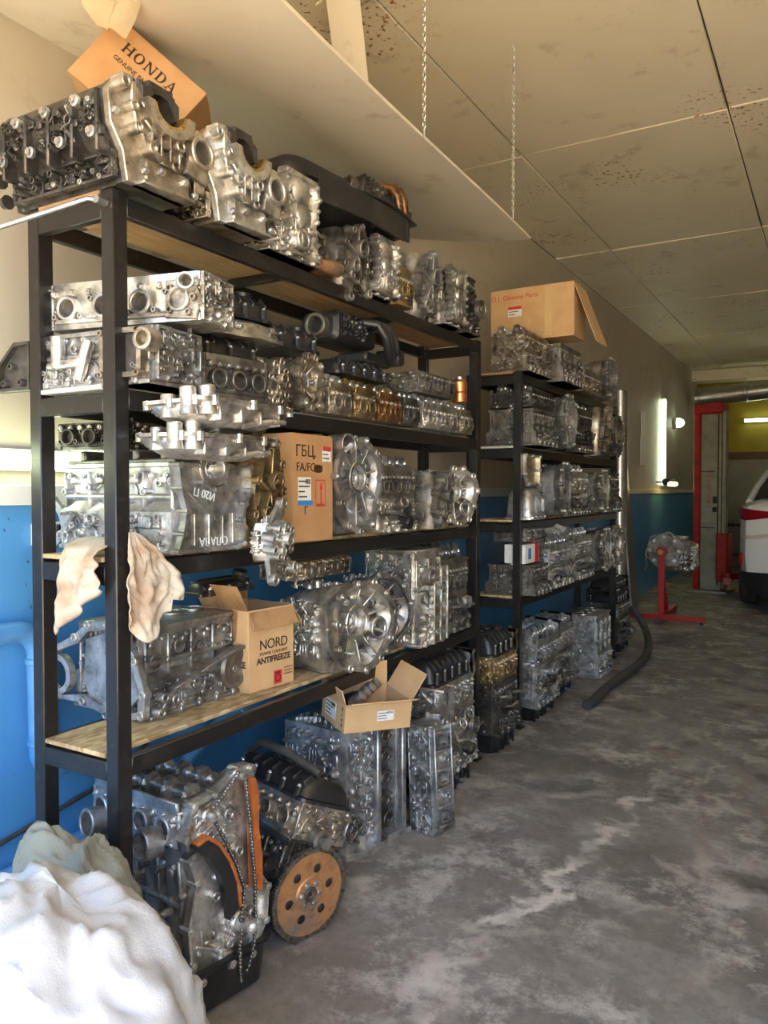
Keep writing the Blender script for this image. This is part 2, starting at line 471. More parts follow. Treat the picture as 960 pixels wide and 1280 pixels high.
# front wall around the open garage door
m = MB(); m.box(((WX+RXW)/2, DY-.1, 3.66), (RXW-WX+.4, .2, .28), .002); struct('wall_front', m, 'wall_cream')
m = MB(); m.box((WX+.05, DY-.1, 1.76), (.1, .2, 3.52), .002); struct('wall_front_jamb', m, 'wall_cream')
# ceiling: dark void with painted panels under it
m = MB(); m.box(((WX+RXW)/2, (DY+FY)/2, CZ+.10), (RXW-WX+.4, FY-DY+.4, .1), .002); ce = struct('ceiling', m, 'ceiling_void')
rng = random.Random(4)
xs = [WX, -1.90, -.60, .68, 1.96, RXW]; ys = [DY, .22, 2.66, 5.10, 7.52, 9.94, 12.36, 14.6, FY]
for i in range(len(xs)-1):
    for j in range(len(ys)-1):
        w = xs[i+1]-xs[i]-.008; l = ys[j+1]-ys[j]-.010
        m = MB(); m.M = T((xs[i]+xs[i+1])/2, (ys[j]+ys[j+1])/2, CZ+.012) @ RX(rng.uniform(-.004, .004)) @ RY(rng.uniform(-.007, .007))
        m.box((0, 0, 0), (w, l, .02), .004)
        m.build('ceiling_panel', 'ceiling_paint', ce)
m = MB(); m.box(((WX+RXW)/2, FY-.5, CZ-.10), (RXW-WX, .5, .2), .005); struct('ceiling_beam', m, 'ceiling_paint')

# ------------------------------------------------------------------ hung board with chains
hb = thing('hanging_board', 'large cream sheet hung from chains over the top shelf', 'board', (-1.95, 1.6, 3.0))
def board_pt(u, v):                # u across (wall to aisle), v along
    y = .55+v*3.62; x0, x1 = WX+.02, -1.36-.14*v
    z = 3.10-.02*v+u*(2.925-3.10) - .02*math.sin(PI*u)+.006*math.sin(v*9)*u
    return Vector((x0+u*(x1-x0), y, z))-Vector((-1.95, 1.6, 3.0))
m = MB(); m.grid(8, 24, board_pt)
nv = len(m.v); m.v += [p+Vector((0, 0, .014)) for p in m.v]; nf = len(m.f)
m.f += [tuple(i+nv for i in reversed(f)) for f in m.f]
for j in range(24): m.f += [(j*9+8, (j+1)*9+8, (j+1)*9+8+nv, j*9+8+nv), (j*9, (j+1)*9, (j+1)*9+nv, j*9+nv)]
for i in range(8): m.f += [(i, i+1, i+1+nv, i+nv), (24*9+i, 24*9+i+1, 24*9+i+1+nv, 24*9+i+nv)]
m.build('sheet', 'hung_board', hb)
for (x, y, lab) in ((-1.44, 2.76, 'thin steel chain holding the cream sheet over the stored engine parts, nearer the bent flap'),
                    (-1.465, 3.80, 'thin steel chain holding the far corner of the cream sheet')):
    m = MB(); z = 2.935; k = 0
    while z < CZ-.01:
        pts = []
        for q in range(9):
            a = 2*PI*q/8; r = .0065; dx = r*math.cos(a); dz = .0125*math.sin(a)
            pts.append((x+(dx if k % 2 else 0), y+(0 if k % 2 else dx), z+dz))
        m.tube(pts, .0022, 5, False); z += .0195; k += 1
    m.tube([(x, y, 2.90), (x, y, 2.945)], .004, 6)
    tag(m.build('chain', 'galvanised'), lab, 'chain')
# bent duct flap dropping through a torn hole in the ceiling
t_ = thing('ceiling_flap', 'bent tan metal flap hanging from the torn ceiling behind the sheet', 'flap', (-1.97, 3.05, 3.45))
m = MB(); m.M = RZ(.35) @ RX(.62)
m.prism([(-.075, -.02), (.01, -.035), (.075, -.015), (.075, -.009), (.01, -.029), (-.072, -.013)], .74, -.36)
m.build('flap_sheet', 'hung_board', t_)
m = MB(); m.prism([(-.17, -.05), (-.09, -.07), (-.02, -.045), (.07, -.08), (.16, -.03), (.14, .04), (.05, .03), (-.05, .06), (-.15, .03)], .012, .322)
m.build('torn_edge', 'ceiling_paint', t_)

# ------------------------------------------------------------------ wall fixtures
def tube_light(name, label, loc, rot, L, mt, grp=None):
    it = Item(name, label, 'light', loc, rot, grp)
    a = it.part('housing', 'white_plastic'); a.box((0, .02, 0), (L, .04, .075), .006)
    for k, z in enumerate((.018, -.018)):
        b = it.part('tube', mt); b.cone((-L/2+.03, -.018, z), (L/2-.03, -.018, z), .014, seg=12)
        for s in (-1, 1): c = it.part('end_cap', 'galvanised'); c.box((s*(L/2-.015), -.016, z), (.03, .034, .032), .004)
    return it.done()
R90 = PI/2
tube_light('fluorescent_lamp', 'long twin fluorescent lamp on the white ledge beside the first rack post', (WX+.045, 1.55, 1.605), (0, 0, R90), 1.22, 'tube_green')
tube_light('fluorescent_lamp', 'twin fluorescent lamp fixed upright on the wall before the red lift post', (WX+.05, 12.9, 2.27), (PI/2, PI/2, R90), 1.42, 'tube_far')
tube_light('fluorescent_lamp', 'twin fluorescent lamp running level on the yellow wall', (-.95, FY-.06, 2.86), (0, 0, 0), 1.30, 'tube_far')
m = MB(); m.box((WX+.012, 11.55, 2.25), (.02, .26, .78), .004); tag(m.build('reflection_strip', 'white_plastic'), 'narrow pale upright strip painting a light reflection on the wall beside the upright lamp', 'board')  # pale strip put in for a thin light reflection
it = Item('bulkhead_lamp', 'small white wall lamp beyond the upright fluorescent lamp', 'lamp', (WX+.01, 14.0, 2.66))
a = it.part('base', 'white_plastic'); a.lathe((0, 0, 0), (1, 0, 0), [(.09, 0), (.10, .02), (.085, .05)], 14)
a = it.part('globe', 'tube_far'); a.lathe((.05, 0, 0), (1, 0, 0), [(.08, 0), (.078, .05), (.05, .1), (.01, .12)], 14); it.done()
it = Item('work_lamp', 'warm yellow work lamp glowing low beside the red lift post', 'lamp', (WX+.20, 12.55, 1.60))
a = it.part('lamp_shade', 'car_black'); a.lathe((0, -.30, .03), (0, 1, 0), [(.05, 0), (.06, .02), (.06, .55), (.05, .58)], 12)
a = it.part('lamp_tube', 'lamp_warm'); a.lathe((.05, -.30, 0), (0, 1, 0), [(.02, 0), (.035, .02), (.035, .55), (.02, .58)], 12)
a = it.part('bracket', 'galvanised'); a.box((-.10, 0, .03), (.19, .03, .03), .003); it.done()
# socket box
it = Item('socket_box', 'white socket box on the blue wall below the ledge', 'socket', (WX+.022, 1.745, 1.345))
a = it.part('case', 'white_plastic'); a.box((.02, 0, 0), (.05, .115, .085), .006)
a = it.part('cover', 'black_plastic'); a.box((.045, .035, 0), (.012, .045, .07), .004)
a = it.part('cover', 'white_plastic'); a.box((.045, -.022, 0), (.012, .06, .07), .004); it.done()
# blue pipes
def arc(c, r, a0, a1, u, v, n=8):
    c = Vector(c); u = Vector(u); v = Vector(v)
    return [c+u*(r*math.cos(a0+(a1-a0)*i/n))+v*(r*math.sin(a0+(a1-a0)*i/n)) for i in range(n+1)]
it = Item('heating_pipe', 'thick blue painted pipe bending down the blue wall', 'pipe', (WX+.075, 1.6, .7))
px = 0.0
pts = [Vector((px, -.9, .325)), Vector((px, -.02, .325))]+arc((px, -.02, .235), .09, PI/2, 0, (0, 1, 0), (0, 0, 1))[1:]+[Vector((px, .075, -.10))]+arc((px, .155, -.10), .08, PI, PI*1.5, (0, 1, 0), (0, 0, 1))[1:]+[Vector((px, .40, -.18))]
a = it.part('pipe', 'pipe_blue'); a.tube(pts, .036, 16)
for p, dd in ((Vector((px, .07, .20)), (0, 0, 1)), (Vector((px, .075, -.085)), (0, 0, 1))):
    a = it.part('collar', 'pipe_blue'); a.lathe(p, dd, [(.036, 0), (.041, .004), (.041, .02), (.036, .024)], 16)
it.done()
it = Item('water_pipe', 'blue painted pipe running along the foot of the blue wall', 'pipe', (WX+.07, 2.4, .3))
a = it.part('pipe', 'pipe_blue'); a.tube([(0, -1.3, -.12), (0, -.2, -.06), (0, .15, .14), (0, .75, .33), (0, 2.0, .36)], .028, 12)
a = it.part('coupling', 'pipe_blue'); a.lathe((0, .70, .315), (0, 1, .05), [(.028, 0), (.044, .004), (.044, .06), (.028, .064)], 14)
a = it.part('coupling', 'pipe_blue'); a.lathe((0, .30, .17), (0, 1, .33), [(.028, 0), (.04, .004), (.04, .05), (.028, .054)], 14); it.done()
m = MB(); m.tube([(WX+.045, .9, .12), (WX+.05, 1.5, .31), (WX+.05, 1.95, .38), (WX+.05, 2.15, .46), (WX+.05, 2.32, .55), (WX+.05, 2.5, .62), (WX+.04, 2.8, .66)], .009, 8)
tag(m.build('cable', 'rubber'), 'black cable sagging along the blue wall behind the floor engines', 'cable')

# ------------------------------------------------------------------ racks
def rack(name, label, y0, y1, x0, x1, levels, boards, tops, mid=()):
    it = Item(name, label, 'rack', ((x0+x1)/2, (y0+y1)/2, 0)); cx, cy = (x0+x1)/2, (y0+y1)/2
    ps = .05; H = levels[-1]+.012
    for x in (x0+ps/2, x1-ps/2):
        for y in (y0+ps/2, y1-ps/2):
            a = it.part('post', 'black_paint'); a.box((x-cx, y-cy, H/2), (ps, ps, H), .003)
            b = it.part('foot_plate', 'black_paint', a); b.box((x-cx, y-cy, .004), (.08, .08, .008), .002)
            w = it.part('weld', 'chain_steel', a, 'stuff')
            rr = random.Random(int(x*100+y*1000))
            for z in levels:
                for _ in range(5):
                    w.lathe((x-cx+(ps/2-.001)*(1 if x < cx else -1)*rr.choice((0, 1)), y-cy+(ps/2-.001)*(-1 if y > cy else 1), z-.06+rr.uniform(0, .055)), (rr.uniform(-1, 1), rr.uniform(-1, 1), .3), [(.002, -.004), (.006, 0), (.002, .004)], 6)
    for k, z in enumerate(levels):
        for x in (x0+.0125, x1-.0125):
            a = it.part('rail', 'black_paint'); a.box((x-cx, 0, z-.0275), (.025, y1-y0-2*ps+.004, .055), .003)
        for y in (y0+.0125, y1-.0125):
            a = it.part('side_rail', 'black_paint'); a.box((0, y-cy, z-.0375-.0), (x1-x0-2*ps+.004, .025, .055), .003)
        a = it.part('shelf_board', boards[k]); a.box((0, 0, z+.007), (x1-x0-.014, y1-y0+.006, .014), .002) if not tops[k] else a.box((0, 0, z+.007), (x1-x0-2*ps-.008, y1-y0+.004, .014), .002)
        for t in range(2):
            b = it.part('cross_bar', 'black_paint'); b.box((0, (t-.5)*(y1-y0)/3, z-.018), (x1-x0-.05, .03, .03), .002)
    return it.done()
U1 = (1.44, 3.94); U2 = (4.56, 7.0); SX0, SX1 = -2.07, -1.70
Z1 = (.75, 1.30, 1.78, 2.31); Z2 = (.82, 1.30, 1.766, 2.23)
# boards fit between the posts
rack('storage_rack', 'black welded steel rack with chipboard shelves beside the tied rags', U1[0], U1[1], SX0, SX1, Z1, ('osb', 'osb', 'shelf_laminate', 'shelf_wood'), (1, 1, 1, 1))
rack('storage_rack', 'black steel rack carrying the open carton beyond the first rack', U2[0], U2[1], SX0, SX1, Z2, ('osb', 'osb', 'shelf_laminate', 'shelf_wood'), (1, 1, 1, 1))
m = MB(); m.tube([(-1.735, 1.415, 2.285), (-1.755, 1.40, 2.287), (-1.95, 1.22, 2.175), (-2.30, .95, 2.02)], .007, 10)
m.cone((-1.725, 1.438, 2.284), (-1.725, 1.405, 2.284), .013, .013, 6)
tag(m.build('tie_rod', 'galvanised'), 'thin steel tie rod bolted to the top corner of the first rack', 'rod')

# ================================================================== engine part builders
# every builder works in a frame O: x along the part, y into the shelf, z up; front is -y, base at z = 0
I4 = Matrix.Identity(4)
def P(it, name, mt, O=I4, parent=None, kind=None, label=None):
    a = it.part(name, mt, parent, kind, label); a.base = O; a.M = O.copy(); return a
def at(a, F): a.M = a.base @ F; return a
def F_front(w, d, z0, z1): return basis((0, -d/2, (z0+z1)/2), (1, 0, 0), (0, 0, 1), (0, -1, 0))
def F_back(w, d, z0, z1): return basis((0, d/2, (z0+z1)/2), (-1, 0, 0), (0, 0, 1), (0, 1, 0))
def F_left(w, d, z0, z1): return basis((-w/2, 0, (z0+z1)/2), (0, -1, 0), (0, 0, 1), (-1, 0, 0))
def F_right(w, d, z0, z1): return basis((w/2, 0, (z0+z1)/2), (0, 1, 0), (0, 0, 1), (1, 0, 0))
def F_top(w, d, z): return basis((0, 0, z), (1, 0, 0), (0, 1, 0), (0, 0, 1))

def bolt(b, x, y, z, r=.007, h=.007):
    b.cone((x, y, z-.004), (x, y, z+h*.35), r*1.45, seg=8); b.cone((x, y, z+h*.3), (x, y, z+h), r, r*.92, 6)
def boss(m, x, y, r=.013, h=.014, z=0):
    m.lathe((x, y, z-.004), (0, 0, 1), [(r*1.25, 0), (r, .006), (r, h+.004), (r*.86, h+.006), (r*.55, h+.006), (r*.5, h+.002), (r*.5, h-.006)], 10)
def rib(m, x0, y0, x1, y1, w=.008, h=.014):
    d = math.hypot(x1-x0, y1-y0)
    m.box(((x0+x1)/2, (y0+y1)/2, h/2-.003), (d, w, h), .0025, Matrix.Rotation(math.atan2(y1-y0, x1-x0), 3, 'Z'))
def dress(m, b, F, w, h, rng, nx, ny, dep=.014, border=True, fill=.9, dark=None):
    """cover a face with the ribs, bosses, pads, plugs and ports of a casting"""
    m.M = m.base @ F
    if b: b.M = b.base @ F
    if border:
        t = .009
        for s in (-1, 1):
            m.box((0, s*(h/2-t/2), dep*.4), (w, t, dep), .002); m.box((s*(w/2-t/2), 0, dep*.4), (t, h-.012, dep), .002)
        n = max(2, int(w/.075)); k = max(2, int(h/.075))
        for s in (-1, 1):
            for i in range(n):
                x = -w/2+w*(i+.5)/n+rng.uniform(-.01, .01); m.cone((x, s*(h/2-.008), -.002), (x, s*(h/2-.008), dep*.95), .011, .010, 9)
                if b and rng.random() < .6: bolt(b, x, s*(h/2-.008), dep*.95, .0055, .006)
            for i in range(k):
                y = -h/2+h*(i+.5)/k; m.cone((s*(w/2-.008), y, -.002), (s*(w/2-.008), y, dep*.95), .010, .009, 9)
    iw, ih = w-.022, h-.022
    cw, ch = iw/nx, ih/ny
    for i in range(nx):
        for j in range(ny):
            if rng.random() > fill: continue
            cx = -iw/2+cw*(i+.5)+rng.uniform(-.12, .12)*cw; cy = -ih/2+ch*(j+.5)+rng.uniform(-.12, .12)*ch
            q = rng.choice((0, 0, 1, 1, 2, 3, 4, 5, 6, 7, 8, 9)); mn = min(cw, ch)
            if q == 0:
                m.box((cx, cy, dep*.35), (cw*rng.uniform(.5, .9), ch*rng.uniform(.5, .9), dep*rng.uniform(.5, 1.1)), .004)
                if b and rng.random() < .5: bolt(b, cx, cy, dep*.8, .005, .006)
            elif q == 1: boss(m, cx, cy, min(.016, mn*.3), dep*rng.uniform(.8, 1.8))
            elif q == 2:
                for k in (-.28, 0, .28): rib(m, cx+k*cw, cy-ch*.45, cx+k*cw, cy+ch*.45, .006, dep*.8)
            elif q == 3:
                for k in (-.28, .05, .3): rib(m, cx-cw*.46, cy+k*ch, cx+cw*.46, cy+k*ch, .006, dep*.8)
            elif q == 4:
                r = mn*.4; m.lathe((cx, cy, -.003), (0, 0, 1), [(r, 0), (r*.93, dep*.7), (r*.6, dep*1.3), (r*.1, dep*1.5)], 12)
            elif q == 5:
                a0 = rng.choice((0, PI/2, .6, -.6)); l = mn*.55; r = min(.013, mn*.2); dx, dy = math.cos(a0)*l, math.sin(a0)*l
                m.cone((cx-dx, cy-dy, r*.6), (cx+dx, cy+dy, r*.6), r, seg=10); boss(m, cx+dx*.9, cy+dy*.9, r*1.2, r*1.5)
            elif q == 6:
                rib(m, cx-cw*.45, cy-ch*.45, cx+cw*.45, cy+ch*.45, .007, dep*.8); rib(m, cx-cw*.45, cy+ch*.45, cx+cw*.45, cy-ch*.45, .007, dep*.8)
                if rng.random() < .5: boss(m, cx, cy, min(.012, mn*.25), dep)
            elif q == 7:
                r = min(.03, mn*.4); m.lathe((cx, cy, -.003), (0, 0, 1), [(r, 0), (r, dep), (r*.85, dep+.002), (r*.8, dep*.5), (r*.2, dep*.45)], 14)
            elif q == 8:
                r = min(.034, mn*.42); m.ring((cx, cy, -.003), (0, 0, 1), r, r*.68, dep*1.7, dep*1.4, 14)
            else:
                m.box((cx, cy, dep*.3), (cw*.85, ch*.3, dep), .003); boss(m, cx-cw*.3, cy, min(.010, mn*.2), dep); boss(m, cx+cw*.3, cy, min(.010, mn*.2), dep)
                if b: bolt(b, cx, cy, dep*.85, .005, .006)
    # small features between the large ones
    for _ in range(int(w*h/.00085*fill)):
        x = rng.uniform(-iw/2, iw/2); y = rng.uniform(-ih/2, ih/2); q = rng.random()
        if q < .30: boss(m, x, y, rng.uniform(.005, .009), dep*rng.uniform(.7, 1.5))
        elif q < .52: a0 = rng.choice((0, PI/2, PI/2, .8, -.8)); l = rng.uniform(.012, .03); rib(m, x-math.cos(a0)*l, y-math.sin(a0)*l, x+math.cos(a0)*l, y+math.sin(a0)*l, .005, dep*rng.uniform(.7, 1.2))
        elif q < .72: m.box((x, y, dep*.35), (rng.uniform(.012, .03), rng.uniform(.01, .026), dep*rng.uniform(.6, 1.4)), .003)
        elif q < .86: r = rng.uniform(.007, .014); m.lathe((x, y, -.003), (0, 0, 1), [(r, 0), (r*.9, dep*.9), (r*.5, dep*1.4), (.001, dep*1.5)], 9)
        elif b: bolt(b, x, y, dep*.4, rng.uniform(.004, .006), .007)

def rrect(w, d, r, n=4, cx=0, cy=0):
    pts = []
    for (sx, sy, a0) in ((1, 1, 0), (-1, 1, PI/2), (-1, -1, PI), (1, -1, PI*1.5)):
        for k in range(n+1):
            a = a0+PI/2*k/n; pts.append((cx+sx*(w/2-r)+r*math.cos(a), cy+sy*(d/2-r)+r*math.sin(a)))
    return pts
def circ(r, n=24, cx=0, cy=0, f=None):
    return [(cx+(f(2*PI*i/n) if f else 1)*r*math.cos(2*PI*i/n), cy+(f(2*PI*i/n) if f else 1)*r*math.sin(2*PI*i/n)) for i in range(n)]

def add_block(it, O, w, d, h, rng, mt, ncyl=4, skirt=.42, deck=True, ends=(1, 1), studs=0, name='block_casting'):
    m = P(it, name, mt, O); b = P(it, 'bolt_heads', 'steel', O, m, 'stuff'); dk = P(it, 'plug_faces', 'shade_and_soot', O, m, 'stuff')
    def outline(wf, df, bul):
        pts = []; n = ncyl*6
        for i in range(n+1):
            x = -wf/2+wf*i/n; pts.append((x, -df/2-bul*abs(math.sin(PI*ncyl*i/n))**.6))
        for i in range(n+1):
            x = wf/2-wf*i/n; pts.append((x, df/2+bul*abs(math.sin(PI*ncyl*i/n))**.6))
        return pts
    bl = w/ncyl*.16
    L = []
    for z, wf, df, bu in ((0, w, d, 0), (h*skirt*.9, w, d*.99, 0), (h*(skirt+.04), w*.985, d*.76, bl*.7), (h*.60, w*.985, d*.70, bl), (h*.84, w*.985, d*.72, bl), (h*.90, w, d*.84, 0), (h-.012, w, d*.84, 0)):
        L.append([(x, y, z) for x, y in outline(wf, df, bu)])
    m.loft(L)
    m.box((0, 0, .007), (w*1.02, d*1.05, .014), .003)
    nb = int(w/.07)
    for i in range(nb):
        x = -w/2+w*(i+.5)/nb; m.box((x, -d*.53, .012), (.022, .02, .024), .004); b.M = b.base; bolt(b, x, -d*.53-.0, .024, .006, .007)
    m.box((0, 0, h-.008), (w*1.01, d*.90, .016), .003)
    # front: skirt and barrel zone
    dress(m, b, F_front(w, d, 0.02, h*skirt*.88), w*.97, h*skirt*.84, rng, ncyl*2, 2, .012, False, .85, dk)
    at(m, F_front(w, d*.73+2*bl*.4, h*skirt, h*.88)); at(b, F_front(w, d*.73+2*bl*.4, h*skirt, h*.88)); zh = h*(.88-skirt)
    for i in range(ncyl+1):
        x = -w/2+w*i/ncyl; x = max(min(x, w/2-.008), -w/2+.008)
        m.box((x, 0, .006), (.014, zh*1.08, .03), .004)
        boss(m, x, rng.uniform(-.2, .3)*zh, .013, .024)
    for i in range(ncyl):
        x = -w/2+w*(i+.5)/ncyl
        if rng.random() < .7: m.lathe((x, zh*rng.uniform(-.15, .15), 0), (0, 0, 1), [(w/ncyl*.25, 0), (w/ncyl*.25, .016), (w/ncyl*.21, .018), (w/ncyl*.2, .012), (.004, .011)], 14)
        else: boss(m, x, zh*rng.uniform(-.2, .2), .012, .02)
    yy = rng.uniform(-.3, -.1)*zh; m.cone((-w*.48, yy, .012), (w*.48, yy, .012), .011, seg=10)
    for i in range(ncyl*2): bolt(b, -w/2+w*(i+.5)/ncyl/2, zh*.42, .018, .006, .008)
    for i in range(ncyl): m.box((-w/2+w*(i+rng.uniform(.3, .7))/ncyl, zh*.3, .012), (.03, .026, .022), .005)
    if ends[0]: dress(m, b, F_left(w, d*.80, .02, h*.97), d*.80, h*.92, rng, 3, 4, .014, True, .9, dk)
    if ends[1]: dress(m, b, F_right(w, d*.80, .02, h*.97), d*.80, h*.92, rng, 3, 4, .014, True, .9, dk)
    if deck:
        for i in range(ncyl):
            x = -w/2+w*(i+.5)/ncyl; r = min(w/ncyl*.42, d*.33)
            c = P(it, 'cylinder_bore', 'steel', O, m); c.ring((x, 0, h-.004), (0, 0, 1), r, r*.9, .012, .0115, 20)
            c = P(it, 'piston_crown', 'shade_and_soot', O, m); c.cone((x, 0, h+.0005), (x, 0, h+.003), r*.88, seg=18)
    for k in range(studs):
        x = -w*.4+w*.8*k/max(1, studs-1); b.M = b.base; b.cone((x, -d*.3, h-.002), (x, -d*.3, h+.035), .006, seg=8)
    return m

def add_head(it, O, w, d, h, rng, mt, nport=4, cams=True, port_r=.02, ends=True, capm=None, name='head_casting', front=True):
    m = P(it, name, mt, O); b = P(it, 'bolt_heads', 'steel', O, m, 'stuff'); dk = P(it, 'port_shade_soot', 'shade_and_soot', O, m, 'stuff')  # dark port discs: soot plus the painted-in shade of a deep port
    hb = h*(.62 if cams else 1)
    m.loft([[(x, y, z) for x, y in rrect(w*k, d*q, .012, 2)] for z, k, q in ((0, 1, 1), (.02, 1, 1), (.026, .985, .92), (hb*.7, .985, .94), (hb*.75, 1, 1), (hb, 1, 1))])
    if front:
        F = F_front(w, d*.93, .02, hb*.72); fh = hb*.6
        at(m, F); at(b, F); at(dk, F)
        for i in range(nport):
            x = -w/2+w*(i+.5)/nport; r = min(port_r, w/nport*.36, fh*.48)
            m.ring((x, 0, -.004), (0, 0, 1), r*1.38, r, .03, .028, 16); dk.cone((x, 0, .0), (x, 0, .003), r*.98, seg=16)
            m.box((x, -r*1.35, .006), (r*2.2, .012, .02), .003)
            for s in (-1, 1): boss(m, x+s*w/nport*.36, fh*.30*(1 if i % 2 else -1), .009, .02)
        m.cone((-w*.47, -fh*.45, .008), (w*.47, -fh*.45, .008), .008, seg=8)
        nb = nport*2+1
        for i in range(nb):
            x = -w/2+.012+(w-.024)*i/(nb-1); m.box((x, fh*.55, .006), (.018, .022, .02), .004); bolt(b, x, fh*.55, .016, .0055, .007)
    if ends:
        dress(m, b, F_left(w, d, 0, hb), d, hb, rng, 3, 2, .012, True, .9, dk)
        dress(m, b, F_right(w, d, 0, hb), d, hb, rng, 3, 2, .012, True, .9, dk)
    if cams:
        m.M = m.base; b.M = b.base
        for s in (-1, 1):
            m.box((0, s*(d/2-.006), hb+.01), (w, .012, .03), .003)
        for s in (-1, 1):
            y = s*d*.24
            c = P(it, 'camshaft', 'steel', O, m)
            c.cone((-w*.49, y, hb+h*.17), (w*.49, y, hb+h*.17), .0115, seg=10)
            nl = nport*2
            for i in range(nl):
                x = -w/2+w*(i+.5)/nl; a0 = rng.uniform(0, 6.28)
                c.cone((x-.006, y+math.cos(a0)*.006, hb+h*.17+math.sin(a0)*.006), (x+.006, y+math.cos(a0)*.006, hb+h*.17+math.sin(a0)*.006), .018, seg=10)
            for i in range(nport+1):
                x = -w/2+.016+(w-.032)*i/nport
                c = P(it, 'cam_cap', capm or mt, O, m)
                c.loft([[(x+q, y+yy, hb+zz) for yy, zz in ((-.03, 0), (.03, 0), (.03, h*.14), (.02, h*.2), (.017, h*.34), (0, h*.38), (-.017, h*.34), (-.02, h*.2), (-.03, h*.14))] for q in (-.011, .011)])
                for t in (-.024, .024): bolt(b, x, y+t, hb+h*.2, .006, .012)
    return m

def add_cover(it, O, w, d, h, rng, mt='black_plastic', coils=4, name='valve_cover', cap=True):
    m = P(it, name, mt, O); b = P(it, 'bolt_heads', 'steel', O, m, 'stuff')
    m.loft([[(x, y, z) for x, y in rrect(w*k, d*q, min(w*k, d*q)*rr, 4)] for z, k, q, rr in ((0, 1, 1, .12), (.012, 1, 1, .12), (.016, .955, .9, .16), (h*.62, .93, .84, .2), (h*.88, .88, .70, .25), (h, .80, .52, .3))])
    n = max(3, int(w/.08))
    for s in (-1, 1):
        for i in range(n):
            x = -w/2+w*(i+.5)/n; y = s*d*.47
            m.cone((x, y, 0), (x, y, h*.5), .012, .010, 8); bolt(b, x, y, h*.5, .006, .008)
    for i in range(coils):
        x = -w*.36+w*.72*i/max(1, coils-1)
        c = P(it, 'coil_well', mt, O, m); c.ring((x, d*.02, h*.8), (0, 0, 1), .024, .015, h*.3, .02, 12)
    for k in range(n+2):
        x = -w*.42+w*.84*k/(n+1); m.box((x, -d*.30, h*.62), (.008, d*.28, h*.5), .003, Matrix.Rotation(-.75, 3, 'X'))
    for y in (-d*.16, d*.2): m.box((0, y, h*.97), (w*.72, .012, .02), .004)
    if cap:
        c = P(it, 'filler_cap', 'black_plastic', O, m); c.lathe((w*.30, -d*.12, h*.85), (0, -.2, 1), [(.026, 0), (.026, .02), (.03, .022), (.03, .034), (.024, .038)], 14)
    return m

def add_pan(it, O, w, d, h, rng, mt='black_pan', name='oil_pan'):
    """sump: deep bowl under a flange; z runs from 0 (bottom) to h (flange)"""
    m = P(it, name, mt, O); b = P(it, 'bolt_heads', 'steel', O, m, 'stuff')
    m.loft([[(x, y, z) for x, y in rrect(w*k, d*q, .04, 4)] for z, k, q in ((0, .78, .74), (.012, .84, .82), (h*.6, .90, .90), (h-.014, .93, .93), (h-.012, 1.02, 1.05), (h, 1.02, 1.05))])
    n = max(3, int(w/.07))
    for i in range(n):
        x = -w/2+w*(i+.5)/n; b.cone((x, -d*.50, h-.02), (x, -d*.50, h-.010), .006, seg=6)
        m.box((x, -d*.445, h*.45), (.008, .02, h*.7), .003)
    c = P(it, 'drain_plug', 'steel', O, m); c.cone((w*.2, -d*.43, h*.25), (w*.2, -d*.43-.02, h*.25), .012, seg=6)
    return m

